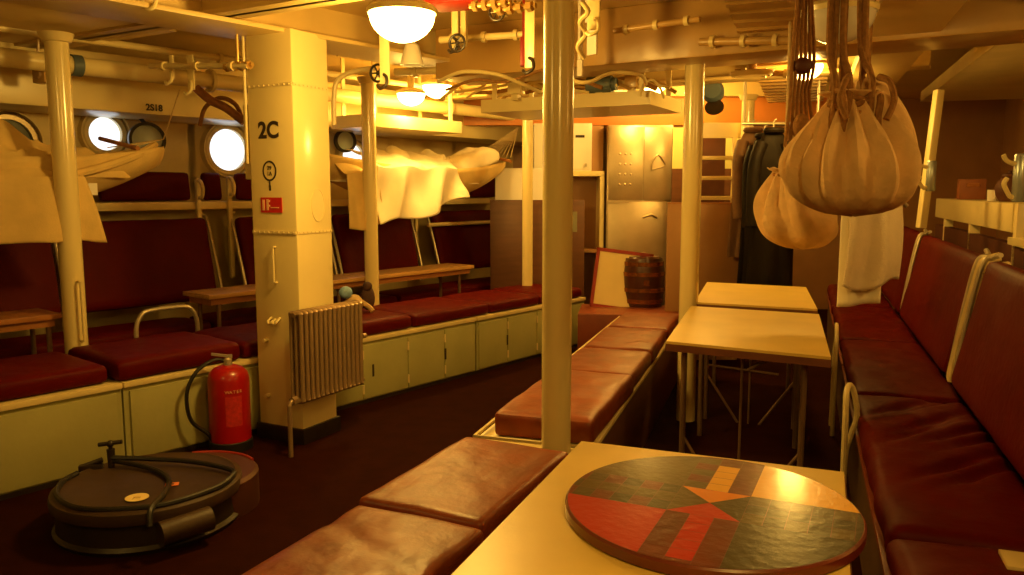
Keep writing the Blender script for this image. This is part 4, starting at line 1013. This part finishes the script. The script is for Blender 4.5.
# barrel
p = G(643, 309, .425)
t = thing('wooden_barrel', 'small dark oak barrel with brass hoops behind the brown cushions', 'barrel', (p.x + .035, p.y + .25, .423), 0)
br_ = .187; bh = .43
def pr(z): return br_ * (.90 + .12 * math.sin(PI * min(1, max(0, z / bh))))
MB().lathe([(0, 0)] + [(pr(i * bh / 12), i * bh / 12) for i in range(13)] + [(pr(bh) - .012, bh), (pr(bh) - .012, bh - .01), (0, bh - .01)], 40).build('staves', BARREL, t)
for z in (.05, .15, .29, .38):
    MB().lathe([(pr(z) + .001, z - .018), (pr(z) + .005, z - .018), (pr(z + .002) + .005, z + .018), (pr(z) + .001, z + .018)], 40).build('hoop', HOOP, t)
MB().lathe([(0, bh - .01), (pr(bh) - .02, bh - .01), (pr(bh) - .03, bh + .012), (.02, bh + .015), (.02, bh + .04), (0, bh + .045)], 32).build('lid', BARREL, t)
m_ = MB(); m_.box((0, -pr(.22) - .003, .22), (.05, .006, .05)); m_.build('plate', HOOP, t)

# ================================================================== SUSPENDED TRAYS
def qtray(label, corner, vx, vy, z0, z1, hang=True, m=CREAM, stuff=True):
    rz = math.atan2(vx.y, vx.x); L = vx.length; D = vy.length
    sg = 1 if vx.cross(vy).z > 0 else -1
    t = thing('suspended_tray', label, 'tray', (corner.x, corner.y, z0), rz)
    th = .015; y0, y1 = (0, D) if sg > 0 else (-D, 0); h = z1 - z0
    MB().boxr(0, L, y0, y1, 0, th).build('tray_bottom', m, t)
    for q in ((0, L, y0, y0 + th), (0, L, y1 - th, y1), (0, th, y0 + th, y1 - th), (L - th, L, y0 + th, y1 - th)):
        MB().boxr(*q, th, h).build('tray_side', m, t)
    for (x, y) in ((.08, y0 + .06), (L - .08, y0 + .06), (.08, y1 - .06), (L - .08, y1 - .06)):
        MB().box((x, y, (ZC - z0) / 2 + .01), (.035, .012, ZC - z0 - .02)).build('hanger_strap', m, t)
    return t
cn = V(650, 108, 5.35); e1 = V(481, 115, 5.95); e2 = V(690, 113, 5.8)
z0 = cn.z + .025; z1 = V(650, 93, 5.35).z + .02
vx = Vector((cn.x - e1.x, cn.y - e1.y, 0))
vy = Vector((vx.y, -vx.x, 0)).normalized() * -.72
qtray('cream suspended tray carrying cables across the middle of the ceiling', Vector((e1.x, e1.y, 0)), vx, vy, z0, z1)
a_ = sL(372, .75); b__ = sL(460, .75)
zq = V(420, 130, LW((a_ + b__) / 2, .75).y).z
p = LW(a_, .72)
vx = LW(b__, .75) - LW(a_, .75); vy = LW(a_, 1.25) - LW(a_, .75)
qtray('cream suspended tray above the right hammock under the lit lamps', p, vx, vy, zq, zq + .10)

# cables on the trays
def cable(label, pts, r, m, n=6, name='cable', cat='cable', group=None):
    return tag(MB().tube(smoothpath(pts, n), r, n=8).build(name, m), label, cat, group)
rnd = random.Random(3)
labs = ['tan cable drooping over the left end of the central tray', 'cream cable coiled above the central tray', 'brown cable in the tray behind the centre pole', 'pale cable crossing the tray near the right pole', 'thin cable arched over the central tray', 'grey cable looping right of the centre pole', 'cream cable curving above the tray toward the lamps', 'brown cable along the back of the central tray']
for i, lb in enumerate(labs):
    x0 = -.35 + .13 * i; pts = []
    for k_ in range(7):
        q = k_ / 6
        base = Vector((e1.x, e1.y, 0)).lerp(Vector((cn.x, cn.y, 0)), min(1, max(-.15, q * .8 + (i - 3) * .06)))
        pts.append(base + Vector((.28, .46, 0)) * (.2 + .1 * i) + Vector((0, 0, z1 + .02 + .07 * rnd.random() + .07 * math.sin(q * PI))))
    cable(lb, pts, .010 + .004 * (i % 3), [CREAM2, ROPE, CREAM, DECKDK][i % 4], group='cables over the central tray')
for i, (px, py, w) in enumerate(((600, 85, .18), (632, 82, .09), (516, 88, .1))):
    p = V(px, py, 5.75)
    t = thing('junction_box', ['blue grey motor housing on the central tray right of the centre pole', 'brown junction box on the central tray', 'cream junction box on the central tray left of the centre pole'][i], 'junction box', p, R(-25))
    if i == 0: MB().cyl((-w / 2, 0, 0), (w / 2, 0, 0), .06, n=20).build('casing', BLUE, t); MB().cyl((w / 2, 0, 0), (w / 2 + .03, 0, 0), .045, n=16).build('end_cap', BLUE, t)
    else: MB().box((0, 0, 0), (w, .08, .09), bev=.008).build('casing', [BLUE, DECKDK, CREAM][i], t); MB().cyl((w / 2, 0, 0), (w / 2 + .03, 0, 0), .02, n=12).build('gland', CREAM2, t)
    MB().box((0, 0, -.055), (.05, .05, .06)).build('foot_bracket', CREAM2, t)

# ================================================================== LAMPS
def lamp(p, r, label, lit=True, power=60, guard=False):
    t = thing('bowl_lamp', label, 'ceiling lamp', p)
    MB().lathe([(0, r * .35), (r * .6, r * .35), (r * .9, r * .22), (r, .02), (r * .98, -.0), (0, -.0)], 36).build('lamp_base', CREAM, t)
    g = MB().lathe([(0, -r * .78)] + [(r * .93 * math.sin(R(a)), -r * .78 * math.cos(R(a))) for a in range(8, 91, 8)] + [(r * .95, 0)], 36).build('glass_bowl', LAMPLIT if lit else LAMPDIM, t)
    MB().cyl((0, 0, r * .35), (0, 0, max(r * .4, ZC - p.z)), r * .25, n=16).build('mount', CREAM, t)
    if lit:
        l = bpy.data.lights.new('lamp_light', 'POINT'); l.energy = power; l.color = LCOL; l.shadow_soft_size = r * .8
        lo = bpy.data.objects.new('lamp_light', l); col.objects.link(lo); lo.location = (0, 0, -r * .95); lo.parent = t
        g.visible_shadow = True
    return t
LCOL = (1, .57, .10)
lamp(V(402, 14, 3.75), .16, 'bright lit bowl lamp at the top right of the column', True, 62)
lamp(V(411, 94, 6.6), .12, 'lit bowl lamp farther back above the right hammock', True, 20)
lamp(V(437, 86, 6.9), .13, 'lit bowl lamp just right of its neighbour above the hammock', True, 20)
lamp(V(839, 14, 3.45), .155, 'unlit frosted bowl lamp above the big kit bag', False)
lamp(V(806, 66, 5.6), .12, 'lit bowl lamp glimpsed behind the hanging ropes', True, 34)
lamp(V(745, 90, 8.7), .11, 'small round lit lamp at the far end near the distant pole', True, 16)
lamp(V(712, 72, 7.6), .13, 'lit lamp above the orange beam right of the right pole', True, 22)
lamp(V(654, 84, 7.4), .12, 'lit lamp glowing over the central tray left of right pole', True, 22)
lamp(RW(-1.0, 1.4, 2.15), .14, 'added bowl lamp lighting the right hand side from beyond the picture edge', True, 14)  # unseen lamp, added to brighten the space past the right ledge
lamp(Vector((.55, .35, 2.30)), .15, 'bowl lamp overhead behind the photographer', True, 27)
lamp(Vector((-2.2, 1.2, 2.30)), .15, 'added bowl lamp lighting the aisle left of the photographer', True, 10)  # out of view, added as fill light for the closed room

# ================================================================== DECKHEAD PIPES AND FITTINGS
def pipe(label, a, b_, r, m=CREAM, ends=()):
    a = Vector(a); b_ = Vector(b_)
    t = thing('ceiling_pipe', label, 'pipe', a)
    MB().cyl((0, 0, 0), b_ - a, r, n=14).build('pipe_run', m, t)
    d = (b_ - a)
    q = d.to_track_quat('Z', 'Y').to_matrix().to_4x4()
    for f in (.15, .5, .85):
        MB().lathe([(r, -.012), (r * 1.35 + .004, -.012), (r * 1.35 + .004, .012), (r, .012)], 14, c=d * f, M=q).build('pipe_clip', CREAM2, t)
    return t
pipe('thick cream pipe running under the ceiling above the left hammock', LW(-2.2, 1.05, 2.20), LW(4.6, 1.05, 2.20), .055)
pipe('slim cream pipe just above the thick one on the left', LW(-2.2, .92, 2.34), LW(4.6, .92, 2.34), .022)
pipe('cross pipe with brass joints left of the column', V(150, 66, 4.9), V(248, 66, 4.5), .016)
pipe('pale pipe bending from column to pole near the ceiling', V(330, 52, 5.2), V(385, 52, 5.4), .018)
pipe('thin hooked pipe under the brown girder at top centre', V(614, 31, 4.55), V(700, 19, 4.3), .016, DECKDK)
pipe('cream pipe from the lamp to the white hanger strap', V(440, 40, 4.9), V(530, 34, 4.7), .020, CREAM2)
pipe('long ceiling pipe behind the lamps above the hammock', V(395, 72, 5.8), V(540, 66, 5.5), .028, CREAM2)
pipe('brownish pipe on the ceiling above the far table', V(700, 42, 4.6), V(790, 40, 4.3), .022, DECKDK)
pipe('lower brownish pipe on the ceiling before the far lamps', V(735, 72, 5.6), V(795, 74, 5.4), .02, DECKDK)
cable('cream conduit bending down right of the square column', [V(375, 68, 5.3), V(352, 72, 5.3), V(338, 80, 5.3), V(334, 95, 5.3), V(334, 125, 5.3)], .016, CREAM, name='bent_conduit', cat='conduit')
cable('tan cable curving right from the lit lamps', [V(440, 100, 6.3), V(470, 78, 6.2), V(500, 74, 6.1), V(530, 82, 6.0), V(545, 90, 6.0)], .014, CREAM2)
cable('cream cable loop above the tray left of centre pole', [V(455, 92, 6.2), V(480, 88, 6.1), V(488, 78, 6.05), V(492, 68, 6.0)], .012, CREAM2)
cable('brown curved cable hanging beside the duct near the right bright port', [V(200, 126, 5.2), V(205, 108, 5.2), V(220, 98, 5.2), V(235, 104, 5.2), V(242, 118, 5.2)], .014, ROPE)
o = MB().tube(smoothpath([V(196, 88, 5.0), V(210, 100, 5.0), V(226, 108, 5.0), V(244, 122, 5.0)], 6), .026, n=12); tag(o.build('brown_hose', mat('brown_leather_hose', (.30, .12, .035), .45, var=.3, scale=30), None), 'short brown leather hose hanging left of the column top', 'hose')
cable('tan cable waving across the brown girder right of the centre pole', [V(566, 74, 4.75), V(578, 82, 4.7), V(592, 81, 4.7), V(612, 73, 4.75), V(640, 75, 4.8), V(646, 84, 5.2)], .011, CREAM2)
cable('twisted tan cable beside the top of the centre pole', [V(582, 2, 3.8), V(588, 12, 3.8), V(580, 22, 3.85), V(586, 34, 3.9), V(578, 46, 3.95), V(584, 58, 4.0)], .012, CREAM2)
cable('cream cable bowed over the tray end left of the centre pole', [V(438, 82, 5.5), V(462, 72, 5.3), V(495, 74, 5.2), V(522, 84, 5.3), V(540, 92, 5.5)], .013, CREAM)
cable('thin brown cable bowed over the tray end left of the centre pole', [V(446, 90, 5.6), V(475, 80, 5.4), V(505, 82, 5.3), V(530, 74, 5.2), V(542, 70, 5.1)], .010, ROPE)
cable('short looped cable left of the right pole above the tray', [V(640, 96, 5.3), V(644, 84, 5.3), V(652, 80, 5.35), V(660, 88, 5.4), V(664, 98, 5.45)], .009, CREAM)
# brackets
def bracket(px, py0, py1, Y, w, label, m=CREAM, hm=BLACKP):
    a = V(px, py0, Y); b_ = V(px, py1, Y)
    t = thing('hanger_bracket', label, 'bracket', (a.x, a.y, b_.z), R(-25))
    MB().boxr(-w / 2, w / 2, -.006, .006, 0, max(a.z - b_.z, ZC - b_.z if py0 < 50 else 0), bev=.003).build('strap', m, t)
    MB().tube(smoothpath([(0, -.01, .05), (.03, -.03, .03), (.035, -.04, -.01), (.0, -.045, -.03), (-.025, -.03, -.015)], 5), .009).build('hook', hm, t)
    return t
bracket(530, 14, 68, 4.3, .055, 'white hanger strap with black hook left of the centre pole')
bracket(384, 25, 84, 4.5, .06, 'white hanger strap with hook below the brightest lamp')
bracket(455, 15, 48, 4.6, .04, 'white hanger strap with round hooks right of the brightest lamp')
bracket(190, 55, 90, 4.9, .05, 'cream hanger strap above the brown hose', hm=CREAM)
bracket(171, 55, 80, 4.9, .03, 'thin cream hanger strap left of the brown hose', hm=CREAM)
bracket(594, 0, 30, 3.9, .06, 'cream hanger strap right of the centre pole top', hm=CREAM)
m_ = MB().boxr(-.035, .035, -.006, .006, 0, .17, bev=.003); m_.boxr(-.035, .035, -.02, .02, .17, ZC - V(592, 55, 4.4).z)
tag(m_.build('white_plate', WHITEPAN, None, V(592, 55, 4.4), R(-50)), 'white plate hanging from the ceiling just right of the centre pole', 'plate')
m_ = MB().boxr(-.02, .02, -.006, .006, 0, .09, bev=.003); m_.boxr(-.01, .01, -.01, .01, .09, ZC - V(582, 76, 4.7).z)
tag(m_.build('white_plate', WHITEPAN, None, V(580, 76, 4.7), R(-50)), 'lower small white plate behind the centre pole right edge', 'plate')
# ring hook at the top left
p = V(149, -2, 3.9)
m_ = MB().tube([(.032 * math.cos(q), 0, .05 * math.sin(q)) for q in [2 * PI * i / 20 for i in range(20)]], .011, closed=True); m_.cyl((0, 0, .04), (0, 0, ZC - p.z), .012, n=10)
tag(m_.build('ceiling_ring', CREAM, None, p), 'cream ring hook under the ceiling at top left', 'ring')
# blue band clamp and grey switch box left
p = LW(sL(94, .95), 1.05, 2.20)
m_ = MB().lathe([(.057, -.03), (.064, -.03), (.064, .03), (.057, .03), (.057, -.03)], 24, M=Matrix.Rotation(R(90), 4, 'Y'))
tag(m_.build('blue_pipe_band', BLUE, None, p, LRZ), 'blue band around the thick pipe right of the left pole', 'pipe band')
p = V(43, 75, 4.9)
t = thing('switch_box', 'brown switch box hanging left of the left pole top', 'switch box', p, R(-20))
MB().box((0, 0, 0), (.10, .07, .10), bev=.01).build('casing', DECKDK, t); MB().lathe([(0, 0), (.03, 0), (.028, .015), (0, .02)], 18, c=(.0, -.035, 0), M=Matrix.Rotation(R(90), 4, 'X')).build('cover', BRONZE, t)
MB().tube(smoothpath([(-.02, 0, .05), (-.03, 0, .12), (-.02, 0, .2), (-.02, 0, ZC - p.z)], 4), .008).build('feed_cable', DECKDK, t)
# valve wheels
def wheel(px, py, Y, r, label, m=BLACKP):
    p = V(px, py, Y); t = thing('valve_wheel', label, 'valve', p, R(-20))
    MB().tube([(r * math.cos(q), 0, r * math.sin(q)) for q in [2 * PI * i / 24 for i in range(24)]], r * .16, closed=True).build('rim', m, t)
    m_ = MB()
    for q in (0, PI / 3, 2 * PI / 3): m_.cyl((r * math.cos(q), 0, r * math.sin(q)), (-r * math.cos(q), 0, -r * math.sin(q)), r * .1, n=8)
    m_.ball((0, 0, 0), r * .25); m_.build('spokes', m, t)
    MB().cyl((0, 0, 0), (0, .09, 0), r * .22, n=10).build('spindle', CREAM2, t)
    MB().box((0, .1, (ZC - p.z) / 2), (.03, .03, ZC - p.z)).build('support', CREAM2, t)
wheel(457, 43, 4.5, .045, 'dark valve wheel right of the brightest lamp')
wheel(378, 73, 4.9, .05, 'dark valve wheel below the brightest lamp at the pole top', BLACKP)
p = V(713, 92, 6.6); t = thing('ventilation_motor', 'blue grey round motor with a dark disc above the orange beam', 'motor', p, R(-20))
MB().lathe([(0, -.09), (.06, -.085), (.085, -.05), (.09, .03), (.07, .07), (0, .08)], 24, M=Matrix.Rotation(R(80), 4, 'X')).build('motor_body', BLUE, t)
MB().lathe([(0, 0), (.075, 0), (.075, .015), (0, .02)], 24, c=(.02, -.05, -.13), M=Matrix.Rotation(R(55), 4, 'X')).build('dark_disc', BLACKP, t)
MB().cyl((0, 0, .05), (0, 0, ZC - p.z), .02, n=10).cyl((.02, -.05, -.12), (0, 0, -.05), .012, n=8).build('mounting_stem', CREAM2, t)
wheel(497, 12, 4.1, .04, 'small dark valve wheel at the top beside the red box', BLACKP)
# red fittings
p = V(462, 2, 4.2); tag(MB().box((0, 0, 0), (.34, .22, .04), bev=.01).boxr(-.02, .02, -.02, .02, .02, ZC - p.z).build('red_tray', REDP, None, p, R(-20)), 'red painted tray against the ceiling right of the brightest lamp', 'tray')
p = V(524, 52, 4.6); tag(MB().box((0, 0, 0), (.045, .05, .16), bev=.01).boxr(-.01, .01, -.01, .01, .08, ZC - p.z).build('red_bottle', REDP, None, p), 'small red cylinder beside the white hanger strap', 'cylinder')
# conical shade under the bright lamp
p = V(412, 62, 5.1)
t = thing('cone_speaker', 'pale cone shaped fitting under the brightest lamp', 'fitting', p)
MB().lathe([(.02, .12), (.045, .10), (.075, -.02), (.070, -.02), (.04, .09), (.0, .10)], 24).build('cone', WHITEP, t)
MB().cyl((0, 0, .1), (0, 0, ZC - p.z), .012, n=10).build('stem', CREAM2, t)
# row of small brass studs along the top fittings
labs2 = ['cluster of brass pipe unions at the top left of the centre pole', 'brass pipe union beside the cluster near the red tray', 'brass pipe union left of the column top']
for i, (px, py, Y) in enumerate(((515, 8, 3.9), (490, 4, 3.9), (238, 66, 4.55))):
    p = V(px, py, Y); m_ = MB()
    m_.cyl((-.11, 0, 0), (.11, 0, .0), .013, n=10)
    for j in range(4): m_.lathe([(0, -.012), (.026, -.012), (.026, .012), (0, .012)], 6, c=(-.08 + j * .053, 0, 0), M=Matrix.Rotation(R(90), 4, 'Y'))
    m_.cyl((0, 0, 0), (0, 0, ZC - p.z), .008, n=8)
    tag(m_.build('pipe_union', mat('brass', (.65, .42, .14), .3, metal=.7, var=.1), None, p, R(-28)), labs2[i], 'pipe union')
# access plates on the brown ceiling area
for i, (px, py, lb) in enumerate(((745, 38, 'oval cover plate on the brown ceiling above far table'), (752, 74, 'smaller oval cover plate on the brown ceiling nearer the far lamps'))):
    p = V(px, py, 4.6 + i * .9)
    t = thing('ceiling_cover_plate', lb, 'cover plate', (p.x, p.y, p.z), R(-20))
    MB().lathe([(0, -.015), (.10, -.015), (.11, 0), (.11, .02), (0, .02)], 30, M=Matrix.Diagonal((1.3, .8, 1, 1))).build('plate', DECKHEAD, t)
    MB().cyl((0, 0, .02), (0, 0, ZC - p.z), .03, n=12).build('boss', DECKDK, t)
    for q in (-.11, .11): MB().ball((q, 0, -.01), .012).build('bolt', CREAM, t)

# ================================================================== CAMERA, WORLD
cam = bpy.data.cameras.new('camera'); cam.sensor_width = 36; cam.lens = FPX / 1024 * 36; cam.clip_start = .02
co = bpy.data.objects.new('camera', cam); col.objects.link(co)
co.location = (0, 0, EYE); co.rotation_euler = (R(90) - PITCH, 0, 0)
sc = bpy.context.scene; sc.camera = co
w = bpy.data.worlds.new('world'); sc.world = w; w.use_nodes = True
w.node_tree.nodes['Background'].inputs[0].default_value = (.6, .75, 1, 1); w.node_tree.nodes['Background'].inputs[1].default_value = .3
sc.view_settings.view_transform = 'Standard'; sc.view_settings.look = 'None'; sc.view_settings.gamma = 1; sc.view_settings.use_curve_mapping = False
sc.view_settings.exposure = 0.45
sc.cycles.max_bounces = 6; sc.cycles.use_denoising = True
try: sc.cycles.sample_clamp_indirect = 4
except Exception: pass
